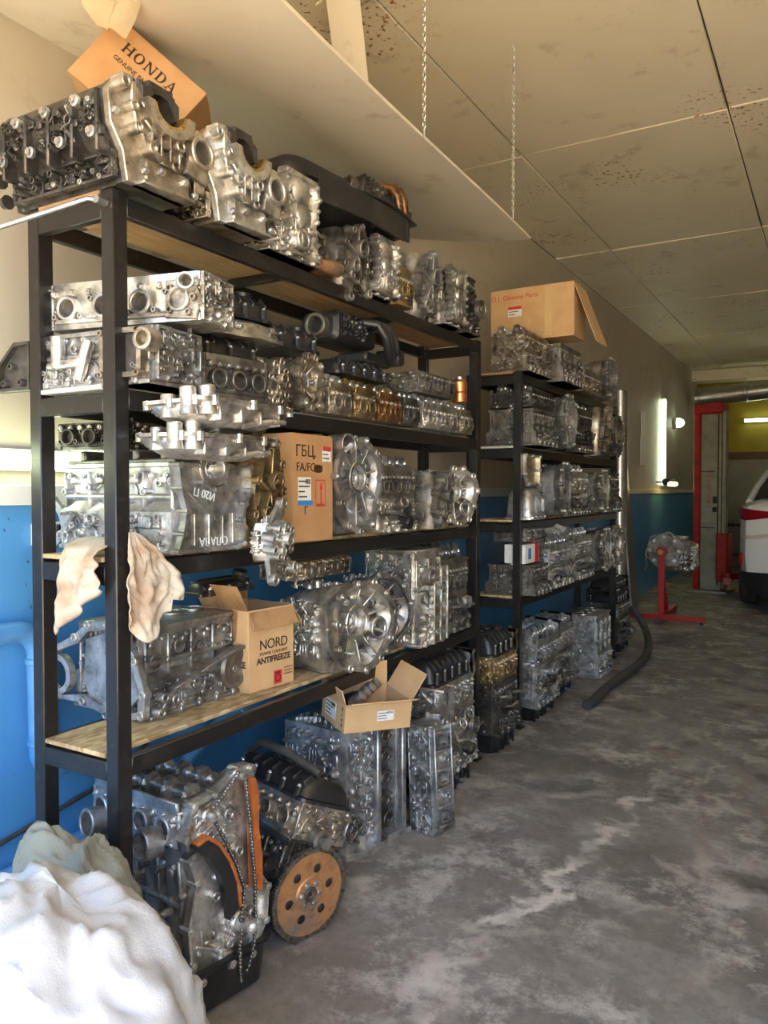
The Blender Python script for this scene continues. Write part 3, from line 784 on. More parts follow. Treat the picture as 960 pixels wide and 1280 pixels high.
def add_bell(it, O, R, depth, rng, mt, hub=(.0, .0), hub2=None, name='bell_housing', sy=1.1, ph=0, bodyback=True):
    """O: xy is the open face, +z looks out of the bell"""
    f = lambda a: 1+.05*math.sin(3*a+ph)+.035*math.sin(5*a+1.3*ph)+.02*math.cos(2*a)
    N = 44; out = [(x, y*sy) for x, y in circ(R, N, f=f)]
    m = P(it, name, mt, O); b = P(it, 'bolt_heads', 'steel', O, m, 'stuff')
    m.rim(out, .020, .018, -.008)
    hx, hy = hub[0]*R, hub[1]*R; r1 = R*.40
    Ls = []
    for k, (q, z) in enumerate(((.97, -.006), (.90, -depth*.45), (.78, -depth*.8), (.60, -depth*.95), (.36, -depth))):
        t = k/4; Ls.append([(x*q*(1-t*.2)+hx*t*.8, y*q*(1-t*.2)+hy*t*.8, z) for x, y in out])
    m.loft(Ls, False); m.add(Ls[-1], [tuple(range(N))])
    # outer shell so that the bell has a wall thickness seen from the side
    m.loft([[(x*q, y*q, z) for x, y in out] for q, z in ((.995, -.004), (.97, -depth*.5), (.86, -depth*.9), (.66, -depth*1.12))], False)
    ne = 11
    for i in range(ne):
        a = 2*PI*i/ne+.2; k = int(a/(2*PI)*N) % N; x, y = out[k][0]*.975, out[k][1]*.975
        m.ring((x, y, -.012), (0, 0, 1), .017, .008, .026, .02, 10)
        if rng.random() < .5: bolt(b, x, y, .012, .007, .008)
    for i in range(9):
        a = 2*PI*i/9+.35; x1, y1 = math.cos(a)*R*.88, math.sin(a)*R*.88*sy; x0, y0 = hx+math.cos(a)*r1*.8, hy+math.sin(a)*r1*.8
        mid = Vector(((x0+x1)/2, (y0+y1)/2, -depth*.72)); dv = Vector((x1-x0, y1-y0, 0)); l = dv.length
        mid.z = -depth*.55
        m.box(mid, (l, .009, depth*.75), .002, Matrix.Rotation(math.atan2(dv.y, dv.x), 3, 'Z') @ Matrix.Rotation(-depth*.45/l, 3, 'Y'))
    for i in range(14):
        a = 2*PI*i/14+.1; q = rng.uniform(.5, .8); x, y = math.cos(a)*R*q, math.sin(a)*R*q*sy
        if rng.random() < .6: boss(m, x, y, rng.uniform(.007, .013), depth*rng.uniform(.4, .75), -depth*.95)
        else: m.box((x, y, -depth*.7), (rng.uniform(.015, .03), rng.uniform(.015, .03), depth*.6), .003)
    m.rim([(hx+(x*.70-hx*.3), hy*.7+y*.70) for x, y in out], .008, depth*.45, -depth*.98)
    c = P(it, 'bearing_hub', 'steel', O, m); c.ring((hx, hy, -depth*1.02), (0, 0, 1), r1, r1*.72, depth*.7, depth*.69, 24)
    c.lathe((hx, hy, -depth*1.0), (0, 0, 1), [(r1*.66, 0), (r1*.66, depth*.16), (r1*.4, depth*.22), (r1*.34, depth*.1), (.004, depth*.09)], 20)
    if hub2:
        c = P(it, 'output_seat', 'steel', O, m); c.ring((hub2[0]*R, hub2[1]*R, -depth*.9), (0, 0, 1), R*.27, R*.19, depth*.85, depth*.8, 20)
        c = P(it, 'seat_shade_disc', 'shade_and_soot', O, m); c.cone((hub2[0]*R, hub2[1]*R, -depth*.8), (hub2[0]*R, hub2[1]*R, -depth*.7), R*.185, seg=16)  # dark disc paints the shade inside the seat
    return m

def add_pulley(it, O, x, z, y, r, mt='alu_dark', name='pulley'):
    c = P(it, name, mt, O); c.lathe((x, y, z), (0, -1, 0), [(r*.5, -.03), (r*.9, 0), (r, .004), (r*.9, .010), (r, .016), (r*.9, .022), (r, .028), (r*.85, .03), (r*.8, .022), (r*.35, .020), (r*.33, .034), (r*.1, .036)], 20)
    return c

def add_timing(it, O, w, h, rng, mt, bulge=.03, name='timing_cover'):
    """tall waisted cover plate; O: xy plane, y up from 0, +z outwards"""
    m = P(it, name, mt, O); b = P(it, 'bolt_heads', 'steel', O, m, 'stuff'); N = 14
    L = [(-w/2*(1-.22*math.sin(PI*i/N*1.15)**2)+.006*math.sin(i*2.1), h*i/N) for i in range(N+1)]
    Rr = [(w/2*(1-.16*math.sin(PI*i/N*1.3)**2)+.006*math.sin(i*1.7+1), h*i/N) for i in range(N+1)]
    out = L+Rr[::-1]
    m.prism(out, .02, -.01, .004); m.rim(out, .016, .034, -.01)
    for p in L[::2]+Rr[1::2]: m.cone((p[0]*.93, min(max(p[1], .012), h-.012), -.01), (p[0]*.93, min(max(p[1], .012), h-.012), .03), .0115, .010, 9); bolt(b, p[0]*.93, min(max(p[1], .012), h-.012), .03, .0055, .006)
    ys = [h*.2, h*.5, h*.78]
    for k, y in enumerate(ys):
        r = w*rng.uniform(.18, .28); x = rng.uniform(-.1, .1)*w
        if k == 0: m.ring((x, y, 0), (0, 0, 1), r, r*.6, .034, .03, 20)
        else: m.lathe((x, y, 0), (0, 0, 1), [(r, 0), (r*.95, .018), (r*.7, .03), (r*.2, .034)], 16)
    for k in range(5):
        y = h*(.1+.18*k); rib(m, -w*.3, y, w*.3, y+rng.uniform(-.03, .03), .007, .026)
    for k in range(3): rib(m, -w*.2+w*.2*k, h*.08, -w*.16+w*.18*k, h*.9, .007, .024)
    return m

SIDE = PI/2      # rotation that turns a part's front to the aisle
def full_engine(name, label, loc, rot, w, d, h, seed, mt='alu_dull', hm='alu_grey', cover='black_plastic', pan='black_pan', cat='engine', group=None, ncyl=4, port='rect', belt=True, cams=False, O=I4, timing='right'):
    rng = random.Random(seed); it = Item(name, label, cat, loc, rot, group)
    hp = h*.17 if pan else 0; hk = h*.43; hh = h*.22 if cover else h*.30; hc = h-hp-hk-hh
    if pan: add_pan(it, O, w*.94, d*.72, hp+.006, rng, pan)
    add_block(it, O @ T(0, 0, hp), w, d*.78, hk, rng, mt, ncyl, .42, False, (1, 1))
    zh = hp+hk
    if cover:
        add_head(it, O @ T(0, 0, zh), w*.97, d*.66, hh, rng, hm, ncyl, False, .02)
        add_cover(it, O @ T(0, 0, zh+hh), w*.95, d*.62, hc, rng, cover, ncyl)
    else: add_head(it, O @ T(0, 0, zh), w*.97, d*.66, hh+hc, rng, hm, ncyl, True, .02)
    if port == 'rect':
        F = T(-w*.34, -d*.33, zh+hh*.5) @ RX(PI/2)
        c = P(it, 'exhaust_flange', hm, O); at(c, F); c.rim(rrect(w*.26, hh*.95, .012, 3), .014, .045, -.005); c.box((0, 0, 0), (w*.22, hh*.8, .012), .003)
        for s in (-1, 1):
            for q in (-1, 1): boss(c, s*w*.125, q*hh*.44, .010, .038)
        c = P(it, 'flange_shade_sheet', 'shade_and_soot', O); at(c, F); c.box((0, 0, .010), (w*.20, hh*.72, .006), .002)  # dark sheet within the rim, shade of an open flange put in as colour
    elif port == 'row':
        c = P(it, 'exhaust_manifold', 'iron_dark', O)
        for i in range(ncyl):
            x = -w*.38+w*.76*i/(ncyl-1); c.tube([(x, -d*.30, zh+hh*.5), (x, -d*.42, zh+hh*.45), (x*.8, -d*.47, zh+hh*.1), (x*.4, -d*.47, zh-hh*.3)], .019, 10)
        c.lathe((0, -d*.47, zh-hh*.2), (0, 0, -1), [(.03, 0), (.038, .02), (.038, .10), (.03, .14)], 14)
    if timing:
        s = 1 if timing == 'right' else -1
        F = basis((s*w*.5, 0, hp+.012), (0, s, 0), (0, 0, 1), (s, 0, 0))
        add_timing(it, O @ F, d*.66, h*.80, rng, hm)
        c = P(it, 'crank_pulley', 'alu_dark', O); c.lathe((s*(w*.5+.02), 0, hp+hk*.22), (s, 0, 0), [(.05, 0), (.07, .004), (.062, .012), (.07, .02), (.062, .028), (.05, .03), (.02, .022), (.02, .04)], 20)
    if belt:
        c = add_pulley(it, O, w*rng.uniform(-.1, .3), hp+hk*rng.uniform(.6, .8), -d*.41, rng.uniform(.032, .048), rng.choice(('alu_dark', 'alu_dull', 'alu_grey')))
        if rng.random() < .6: add_pulley(it, O, w*rng.uniform(-.38, -.2), hp+hk*rng.uniform(.25, .5), -d*.40, rng.uniform(.022, .034), 'alu_dull', 'idler')
        if rng.random() < .5: c = P(it, 'oil_filter', rng.choice(('alu_dark', 'alu_dull', 'black_pan')), O); c.lathe((w*rng.uniform(-.3, .36), -d*.38, hp+hk*.34), (0, -1, -.25), [(.030, 0), (.032, .004), (.032, .045), (.026, .052), (.012, .054)], 16)
        c = P(it, 'water_neck', hm, O); c.tube([(-w*.12, -d*.36, hp+hk*.8), (-w*.12, -d*.44, hp+hk*.83), (-w*.14, -d*.46, hp+hk*.86)], .02, 12); c.ring((-w*.14, -d*.455, hp+hk*.85), (-.3, -1, .35), .026, .018, .03, .028, 14); q_ = P(it, 'neck_shade_disc', 'shade_and_soot', O, c); q_.cone((-w*.14-.003, -d*.455-.006, hp+hk*.85+.002), (-w*.14-.004, -d*.455-.009, hp+hk*.85+.003), .0175, seg=12)  # dark disc gives the neck's mouth its painted shade
    for k in range(3):
        c = P(it, 'coolant_tube', 'alu_grey', O); x = -w*.4+w*.3*k; z = hp+hk*rng.uniform(.45, .9)
        c.tube([(x, -d*.37, z), (x+.03, -d*.43, z), (x+.12, -d*.43, z+rng.uniform(-.05, .05)), (x+.15, -d*.37, z)], .008, 8)
    return it.done()

def simple_block(name, label, loc, rot, w, d, h, seed, mt, ncyl=4, O=I4, cat='engine block', group=None, deck=True, extra=None, skirt=.42):
    rng = random.Random(seed); it = Item(name, label, cat, loc, rot, group)
    add_block(it, O, w, d, h, rng, mt, ncyl, skirt, deck)
    if extra: extra(it, O, rng)
    return it.done()
def simple_head(name, label, loc, rot, w, d, h, seed, mt, nport=4, cams=True, O=I4, capm=None, cat='cylinder head', group=None, pr=.02, extra=None):
    rng = random.Random(seed); it = Item(name, label, cat, loc, rot, group)
    add_head(it, O, w, d, h, rng, mt, nport, cams, pr, True, capm)
    if extra: extra(it, O, rng)
    return it.done()
def simple_cover(name, label, loc, rot, w, d, h, seed, mt='black_plastic', coils=4, cat='engine cover', O=I4, group=None):
    rng = random.Random(seed); it = Item(name, label, cat, loc, rot, group)
    add_cover(it, O, w, d, h, rng, mt, coils)
    return it.done()
def gearbox(name, label, loc, rot, R, depth, body, seed, mt, hub=(0, .1), hub2=(.45, -.45), cat='gearbox', sy=1.15, face='front', group=None, bodym=None, ph=0):
    """bell with a finned gear case behind it; base at z = 0; the open bell looks to the front (or to the left)"""
    rng = random.Random(seed); it = Item(name, label, cat, loc, rot, group); h = R*sy*1.08
    O = basis((0, -body/2, h), (1, 0, 0), (0, 0, 1), (0, -1, 0))
    if face == 'left': O = RZ(-PI/2) @ O
    add_bell(it, O, R, depth, rng, mt, hub, hub2, sy=sy, ph=ph)
    Ob = I4 if face != 'left' else RZ(-PI/2)
    m = P(it, 'gear_case', bodym or mt, Ob); b = P(it, 'bolt_heads', 'steel', Ob, m, 'stuff'); dk = P(it, 'case_shade_discs', 'shade_and_soot', Ob, m, 'stuff')
    w = R*1.5; z1 = h*1.72; y0 = -body/2+depth*.9
    m.loft([[(x, y, z+zc) for x, z in rrect(w*q, z1*q2, .05, 4)] for y, q, q2, zc in ((y0, 1.05, 1.0, z1*.54), (y0+.05, 1, 1, z1*.53), (body*.25, .9, .86, z1*.5), (body*.45, .8, .66, z1*.5), (body/2, .6, .5, z1*.5))])
    m.box((0, body*.1, z1*.06), (w*.7, body*.6, z1*.1), .006)
    L = body*.62; c = (0, body*.12)
    dress(m, b, basis((-w*.495, c[1], z1*.52), (0, -1, 0), (0, 0, 1), (-1, 0, 0)), L, z1*.74, rng, 4, 4, .016, False, .9, dk)
    dress(m, b, basis((w*.495, c[1], z1*.52), (0, 1, 0), (0, 0, 1), (1, 0, 0)), L, z1*.74, rng, 4, 4, .016, False, .9, dk)
    dress(m, b, basis((0, c[1], z1*.97), (1, 0, 0), (0, 1, 0), (0, 0, 1)), w*.6, L, rng, 3, 4, .016, False, .9, dk)
    return it.done()

# ================================================================== special engine parts
def crank_block(name, label, loc, rot, L, wd, h, seed, side_m, end_m, capped=True, group=None):
    """upturned block seen end-on: x long side, its end (+x) carries the main bearing arch"""
    rng = random.Random(seed); it = Item(name, label, 'engine block', loc, rot, group); s = wd/.33; v = h/.31
    arch = [(.035+.062*math.cos(a), .275+.062*math.sin(a)) for a in [PI*2-PI*k/10 for k in range(11)]]   # downwards half circle, right to left
    prof = [(-.10, 0), (.12, 0), (.125, .09), (.165, .15), (.165, .25), (.125, .285), (.10, .275)]+arch[1:-1]+[(-.03, .275), (-.06, .31), (-.13, .31), (-.165, .26), (-.155, .16), (-.115, .09)]
    prof = [(y*s, z*v) for y, z in prof]
    m = P(it, 'block_casting', side_m); b = P(it, 'bolt_heads', 'steel', I4, m, 'stuff'); dk = P(it, 'casting_hollows', 'shade_and_soot', I4, m, 'stuff')
    m.loft([[(x, y*k, z) for y, z in prof] for x, k in ((-L/2, 1), (-L/2+.02, 1), (-L/2+.025, .95), (L/2-.05, .95), (L/2-.045, 1), (L/2-.02, 1))])
    # long side facing the front
    dress(m, b, basis((0, -wd*.475, h*.62), (1, 0, 0), (0, 0, 1), (0, -1, 0)), L*.9, h*.5, rng, 6, 3, .016, False, .95, dk)
    dress(m, b, basis((0, -wd*.345, h*.17), (1, 0, 0), (0, 0, 1), (0, -1, 0)), L*.9, h*.28, rng, 6, 2, .02, True, .9, dk)
    m.M = m.base; b.M = b.base
    for i in range(5): m.box((-L*.42+L*.21*i, -wd*.46, h*.55), (.012, .045, h*.62), .004)
    for i in range(7):
        x = -L*.4+L*.8*i/6; z = h*(.78 if i % 2 else .42); b.M = b.base @ basis((x, -wd*.5-.012, z), (1, 0, 0), (0, 0, 1), (0, -1, 0)); bolt(b, 0, 0, 0, .011, .014)
    # left flange edge with ears
    for k in range(5):
        z = h*(.08+.2*k); m.M = m.base @ basis((-L/2-.004, -wd*.40-.02*(k % 2), z), (0, -1, 0), (0, 0, 1), (-1, 0, 0)); boss(m, 0, 0, .017, .016)
    # end face casting
    E_ = basis((L/2-.02, 0, 0), (0, 1, 0), (0, 0, 1), (1, 0, 0))
    e = P(it, 'end_casting', end_m); eb = P(it, 'bolt_heads', 'steel', I4, e, 'stuff'); at(e, E_); at(eb, E_)
    e.prism(prof, .02, 0, .003)
    e.bar([(-.135*s, .30*v), (-.10*s, .305*v), (-.10*s, .24*v), (-.085*s, .18*v), (-.045*s, .13*v), (.0, .098*v), (.06*s, .09*v)], .02, .05)
    for (y, z) in ((-.13, .285), (-.10, .225), (-.085, .165), (-.035, .12), (.05, .095)): e.ring((y*s, z*v, .01), (0, 0, 1), .016, .008, .045, .03, 10)
    e.M = e.base @ E_ @ T(.035*s, .275*v, .015)
    n = 14
    e.loft([[((r*s)*math.cos(a), (r*v)*math.sin(a), q) for r, q in ((.064, 0), (.064, .04), (.092, .04), (.092, 0))] for a in [PI+PI*k/n for k in range(n+1)]])
    a_ = P(it, 'bearing_shell', 'gold_cap', I4, e); a_.M = a_.base @ E_ @ T(.035*s, .275*v, .02)
    a_.loft([[((r*s)*math.cos(a), (r*v)*math.sin(a), q) for r, q in ((.052, 0), (.052, .03), (.063, .03), (.063, 0))] for a in [PI+PI*k/n for k in range(n+1)]])
    at(e, E_)
    for k in range(4): e.box(((-.02+.035*k)*s, .155*v, .024), (.008, .11*v, .02), .003)
    for k in range(3): e.box((.035*s, (.115+.04*k)*v, .024), (.125*s, .008, .018), .003)
    for k in range(3): rib(e, -.06*s+.01*k, (.26-.05*k)*v, .0, (.20-.03*k)*v, .008, .04)
    # seal housing at the right
    c = P(it, 'seal_plate', end_m, I4, e); at(c, E_)
    c.prism([(.10*s, .10*v), (.185*s, .085*v), (.20*s, .16*v), (.195*s, .25*v), (.15*s, .265*v), (.12*s, .20*v)], .012, .03, .003)
    c.ring((.158*s, .185*v, .03), (0, 0, 1), .047, .033, .028, .026, 20)
    c2 = P(it, 'seal_shade_disc', 'shade_and_soot', I4, c); at(c2, E_); c2.cone((.158*s, .185*v, .043), (.158*s, .185*v, .046), .033, seg=18)  # dark disc in the seal ring, painted shade instead of a through hole
    c3 = P(it, 'seal_plate', end_m, I4, e); at(c3, E_); c3.ring((.075*s, .175*v, .02), (0, 0, 1), .018, .009, .03, .02, 12)
    # deck box with a cylinder mouth at the bottom
    c = P(it, 'deck_box', end_m, I4, e); at(c, E_); c.box((.03*s, .045*v, .02), (.17*s, .085*v, .045), .006)
    c.box((.03*s, .006, .024), (.2*s, .012, .055), .003)
    for (y, z) in ((-.14, .2), (.12, .24), (.0, .06), (.09, .06), (-.06, .04), (.13, .03)): bolt(eb, y*s, z*v, .045 if z < .1 else .02, .008, .01)
    if capped:
        c = P(it, 'main_cap', 'iron_dark', I4); at(c, E_ @ T(0, 0, -.04))
        out = [(-.035, .272), (-.02, .272), (-.012, .30), (.005, .327), (.035, .337), (.065, .327), (.082, .30), (.09, .272), (.108, .272), (.108, .33), (.085, .345), (.08, .365), (-.008, .365), (-.012, .345), (-.035, .335)]
        c.prism([(y*s, z*v) for y, z in out], .05, 0, .003)
        for y in (-.024, .097): c.cone((y*s, .33*v, .025), (y*s, .36*v, .025), .012, seg=8)
    return it.done()

def oil_tray(name, label, loc, rot, w, d, h, seed, mt='alu_bright'):
    """shallow upper sump casting: wavy flange, bowl below, lugs at one end"""
    rng = random.Random(seed); it = Item(name, label, 'oil pan', loc, rot)
    N = 48
    def f(a): return 1+.05*math.sin(4*a+seed)+.03*math.sin(7*a)
    def loop(k, z, dz=0):
        pts = []
        for i in range(N):
            a = 2*PI*i/N; ca, sa = math.cos(a), math.sin(a); e = .5
            x = w/2*k*math.copysign(abs(ca)**e, ca)*f(a); y = d/2*k*math.copysign(abs(sa)**e, sa)*f(a)
            pts.append((x, y, z+dz*(x/w)))
        return pts
    m = P(it, 'tray_casting', mt); b = P(it, 'bolt_heads', 'steel', I4, m, 'stuff')
    m.loft([loop(1, h), loop(1, h-.010), loop(.93, h-.014), loop(.88, h*.5), loop(.66, h*.16), loop(.48, 0), loop(.44, .004), loop(.62, h*.18), loop(.83, h*.5), loop(.88, h-.006), loop(.92, h)], False)
    m.loft([loop(.48, 0), loop(.44, .006)])
    for i in range(0, N, 4):
        p = loop(.97, h)[i]; m.cone((p[0], p[1], h-.022), (p[0], p[1], h+.003), .0125, seg=9); bolt(b, p[0], p[1], h+.003, .004, .003)
    for (x, y, r, hh) in ((-w*.46, -d*.25, .022, .07), (-w*.36, -d*.36, .024, .075), (-w*.42, d*.12, .02, .06), (-w*.02, -d*.16, .019, .055)):
        c = P(it, 'bolt_lug', mt, I4, m); c.lathe((x, y, h*.35), (0, 0, 1), [(r*1.15, 0), (r, .02), (r, hh), (r*.85, hh+.004), (r*.45, hh+.004), (r*.42, hh-.02)], 14)
    for k in range(4): m.box((-w*.3+w*.2*k, -d*.37, h*.42), (.009, d*.18, h*.55), .003)
    for k in range(3): m.cone((w*(.0+.1*k), -d*.30, h*.10+.012*k), (w*(.22+.07*k), -d*.46, h*.34), .010, .008, 8)
    c = P(it, 'baffle', mt, I4, m); c.box((w*.22, d*.05, h*.72), (w*.40, d*.5, .006), .002, Matrix.Rotation(.25, 3, 'Y'))
    return it.done()

def ribbed_case(name, label, loc, rot, w, d, h, seed, mt, cat='gearbox case', lugs=True, O=I4, group=None):
    """irregular golden / silver gear case with rounded bulges, a flange and lugs"""
    rng = random.Random(seed); it = Item(name, label, cat, loc, rot, group)
    m = P(it, 'case_casting', mt, O); b = P(it, 'bolt_heads', 'steel', O, m, 'stuff'); dk = P(it, 'case_shade_discs', 'shade_and_soot', O, m, 'stuff')  # dark discs paint the shade inside the two case rings
    L = []
    for k in range(9):
        t = k/8; q = .62+.38*math.sin(PI*(.12+.8*t))+.05*math.sin(9*t+seed)
        L.append([(x*q+.02*math.sin(5*t+seed), y*q, h*t) for x, y in circ(1, 28, f=lambda a: 1+.07*math.sin(3*a+seed)+.05*math.sin(5*a))])
        L[-1] = [(x*w*.47, y*d*.47, z) for x, y, z in L[-1]]
    m.loft(L)
    # flange plate leaning across the front
    F = basis((-w*.06, -d*.40, h*.06), (1, 0, 0), (0, -.12, 1), (0, -1, -.12))
    fl_ = P(it, 'flange_plate', mt, O, m); at(fl_, F)
    out = [(x*w*.42, h*.46+y*h*.46) for x, y in circ(1, 26, f=lambda a: 1+.08*math.sin(3*a+seed*2)+.05*math.sin(7*a))]
    fl_.rim(out, .022, .03, -.01)
    for i in range(0, 26, 3): fl_.ring((out[i][0]*.97, h*.46+(out[i][1]-h*.46)*.97, -.012), (0, 0, 1), .016, .007, .045, .03, 10)
    at(m, F)
    for a0 in (.5, 1.7, 2.9, 4.2, 5.3): rib(m, 0, h*.46, math.cos(a0)*w*.38, h*.46+math.sin(a0)*h*.42, .010, .035)
    m.ring((w*.06, h*.56, 0), (0, 0, 1), w*.17, w*.12, .05, .045, 18); at(dk, F); dk.cone((w*.06, h*.56, .01), (w*.06, h*.56, .014), w*.118, seg=16)
    m.ring((-w*.12, h*.25, 0), (0, 0, 1), w*.12, w*.08, .045, .04, 16); dk.cone((-w*.12, h*.25, .01), (-w*.12, h*.25, .014), w*.078, seg=16)
    dress(m, b, basis((-w*.36, 0, h*.5), (0, -1, 0), (0, 0, 1), (-1, 0, 0)), d*.5, h*.8, rng, 3, 5, .03, False, .9, dk)
    dress(m, b, basis((w*.36, 0, h*.5), (0, 1, 0), (0, 0, 1), (1, 0, 0)), d*.5, h*.8, rng, 3, 5, .03, False, .9, dk)
    dress(m, b, basis((0, 0, h*.93), (1, 0, 0), (0, 1, 0), (0, 0, 1)), w*.5, d*.5, rng, 3, 3, .02, False, .9, dk)
    if lugs:
        for (x, y, z, dx, dz) in ((-w*.1, -d*.42, h*.08, -.3, -1), (w*.28, -d*.40, h*.16, .7, -.7), (.1*w, -d*.3, h*.95, .3, 1)):
            c = P(it, 'mount_ear', mt, O, m); e = Vector((x+dx*.07, y-.01, z+dz*.07))
            c.loft([[(x-.03, y, z), (x+.03, y, z), (x+.03, y+.02, z), (x-.03, y+.02, z)], [(e.x-.014, e.y, e.z), (e.x+.014, e.y, e.z), (e.x+.014, e.y+.014, e.z), (e.x-.014, e.y+.014, e.z)]])
            c.ring((e.x, e.y+.012, e.z), (0, -1, 0), .02, .009, .026, .02, 12)
    return it.done()

def carton(name, label, loc, rot, w, d, h, mt, flaps, group=None, flapm=None, hole=None):
    """open or closed cardboard box; flaps: dict side -> opening angle (0 closed, pi = hanging outside)"""
    it = Item(name, label, 'box', loc, rot, group); t = .005
    if hole:                                   # front panel with a real hand hole cut through it
        hx, hz, hw, hh = hole; A = sorted([2*PI*k/32 for k in range(32)]+[math.atan2(zz-hz, xx-hx) % (2*PI) for xx in (-w/2, w/2) for zz in (0, h)]); inn = []; outr = []
        for q in A:
            ca, sa = math.cos(q), math.sin(q); e = (abs(ca/(hw/2))**3+abs(sa/(hh/2))**3)**(-1/3); inn.append((hx+ca*e, hz+sa*e))
            e = min(((w/2-hx) if ca > 0 else (w/2+hx))/max(abs(ca), 1e-9), ((h-hz) if sa > 0 else hz)/max(abs(sa), 1e-9)); outr.append((hx+ca*e, hz+sa*e))
        a = it.part('side_panel', mt); L_ = [[(x, y, z) for x, z in lp] for lp, y in ((outr, -d/2), (inn, -d/2), (inn, -d/2+t), (outr, -d/2+t), (outr, -d/2))]; a.loft(L_, False)
    for (c, s) in (((0, -d/2+t/2, h/2), (w, t, h)), ((0, d/2-t/2, h/2), (w, t, h)), ((-w/2+t/2, 0, h/2), (t, d-2*t, h)), ((w/2-t/2, 0, h/2), (t, d-2*t, h))):
        if hole and c[1] < 0: continue
        a = it.part('side_panel', mt); a.box(c, s, .001)
    a = it.part('bottom_panel', mt); a.box((0, 0, t/2+.0005), (w-2*t-.001, d-2*t-.001, t), .001)
    for sd, (ang, ln) in flaps.items():
        a = it.part('flap', flapm or mt)
        if sd == 'front': a.M = T(0, -d/2+t/2, h) @ RX(ang) @ T(0, ln/2, 0); a.box((0, 0, t/2), (w-.004, ln, t), .001)
        if sd == 'back': a.M = T(0, d/2-t/2, h) @ RX(-ang) @ T(0, -ln/2, 0); a.box((0, 0, t/2), (w-.004, ln, t), .001)
        if sd == 'left': a.M = T(-w/2+t/2, 0, h) @ RY(-ang) @ T(ln/2, 0, 0); a.box((0, 0, t/2), (ln, d-.004, t), .001)
        if sd == 'right': a.M = T(w/2-t/2, 0, h) @ RY(ang) @ T(-ln/2, 0, 0); a.box((0, 0, t/2), (ln, d-.004, t), .001)
    return it
def on_front(w, d, h, x, z): return basis((x, -d/2-.0008, z), (1, 0, 0), (0, 0, 1), (0, -1, 0))
def on_left(w, d, h, y, z): return basis((-w/2-.0008, y, z), (0, -1, 0), (0, 0, 1), (-1, 0, 0))
def sticker(it, F, w, h, mt='paper', lines=3, name='label_sticker', ink='ink_black', bars=True):
    a = it.part(name, mt); a.M = F; a.box((0, 0, .0005), (w, h, .001), .0002)
    b = it.part('print_lines', ink, a, 'stuff'); b.M = F; rr = random.Random(int(w*1e4))
    for k in range(lines):
        ln = w*rr.uniform(.45, .85); b.box((-w*.45+ln/2, h*.5-h*(k+.8)/(lines+.6), .0012), (ln, h/(lines+1)*.30, .0008), .0001)
    if bars:
        for k in range(14): b.box((w*(.08+.027*k), h*.32, .0012), (w*(.008 if k % 3 else .016), h*.22, .0008), .0001)
def intake_manifold(name, label, loc, rot, w, d, h, seed, mt='black_plastic', n=3, tubem=None):
    rng = random.Random(seed); it = Item(name, label, 'intake manifold', loc, rot)
    m = P(it, 'plenum', mt); b = P(it, 'bolt_heads', 'steel', I4, m, 'stuff')
    m.loft([[(x, y+d*.12, z+h*.66) for y, z in rrect(d*.6*q, h*.60*q, .03, 4)] for x, q in ((-w/2, .8), (-w*.46, 1), (w*.1, 1), (w*.28, .8), (w*.33, .6))])
    dress(m, b, basis((-w*.17, -d*.17, h*.68), (1, 0, 0), (0, 0, 1), (0, -1, 0)), w*.5, h*.5, rng, 5, 3, .012, False)
    dress(m, b, basis((-w*.15, d*.1, h*.955), (1, 0, 0), (0, 1, 0), (0, 0, 1)), w*.5, d*.4, rng, 5, 3, .012, False)
    m.M = m.base
    for k in range(7): m.box((-w*.42+w*.1*k, d*.1, h*.95), (.007, d*.5, .016), .002)
    for k in range(n):
        c = P(it, 'runner', tubem or mt, I4, m); o = k*.042
        c.tube([(-w*.05+o, -d*.12, h*.90), (w*.06+o, -d*.34, h*.86), (w*.12+o, -d*.42, h*.62), (w*.20+o*.9, -d*.40, h*.34), (w*.32+o*.6, -d*.34, h*.2), (w*.46, -d*.30+.03*k, h*.22)], .019, 10)
    c = P(it, 'flange', mt, I4, m); c.box((w*.42, -d*.25, h*.27), (w*.14, d*.4, h*.34), .008); c.box((w*.2, 0, h*.17), (w*.5, d*.5, h*.24), .01)
    c = P(it, 'throttle_body', 'alu_dull', I4, m); c.ring((-w*.47, d*.1, h*.66), (-1, 0, 0), h*.24, h*.17, .05, .045, 18)
    return it.done()
def liner(name, label, loc, rot, r, L, group=None):
    it = Item(name, label, 'cylinder liner', loc, rot, group)
    a = it.part('sleeve', 'steel'); a.M = T(0, 0, r) @ RX(PI/2); a.ring((0, 0, -L/2), (0, 0, 1), r, r*.88, L, L*.9, 28)
    a = it.part('inner_face', 'alu_grey'); a.M = T(0, 0, r) @ RX(PI/2); a.lathe((0, 0, -L*.42), (0, 0, 1), [(r*.87, 0), (r*.87, L*.1), (r*.5, L*.14), (.003, L*.1)], 24)
    return it.done()

# ================================================================== first rack, top shelf
S = SIDE; zt = 2.324+.001
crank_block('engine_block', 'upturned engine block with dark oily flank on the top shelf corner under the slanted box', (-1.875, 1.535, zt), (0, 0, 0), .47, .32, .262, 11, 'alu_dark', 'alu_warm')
crank_block('engine_block', 'clean upturned engine block with dark cap, just past the one under the slanted box', (-1.875, 1.885, zt), (0, 0, .0), .47, .31, .275, 12, 'alu_warm', 'alu_bright')
def t3(it, O, rng): add_timing(it, O @ basis((.02, -.185, .01), (1, 0, 0), (0, 0, 1), (0, -1, 0)), .20, .29, rng, 'alu_bright'); add_timing(it, O @ basis((-.11, -.15, .02), (1, 0, 0), (0, 0, 1), (0, -1, 0)), .13, .26, rng, 'alu_warm')
simple_block('engine_block', 'silver engine block with waisted front plate beside the black plastic tray', (-1.865, 2.225, zt), S, .29, .36, .29, 13, 'alu_bright', 3, extra=t3)
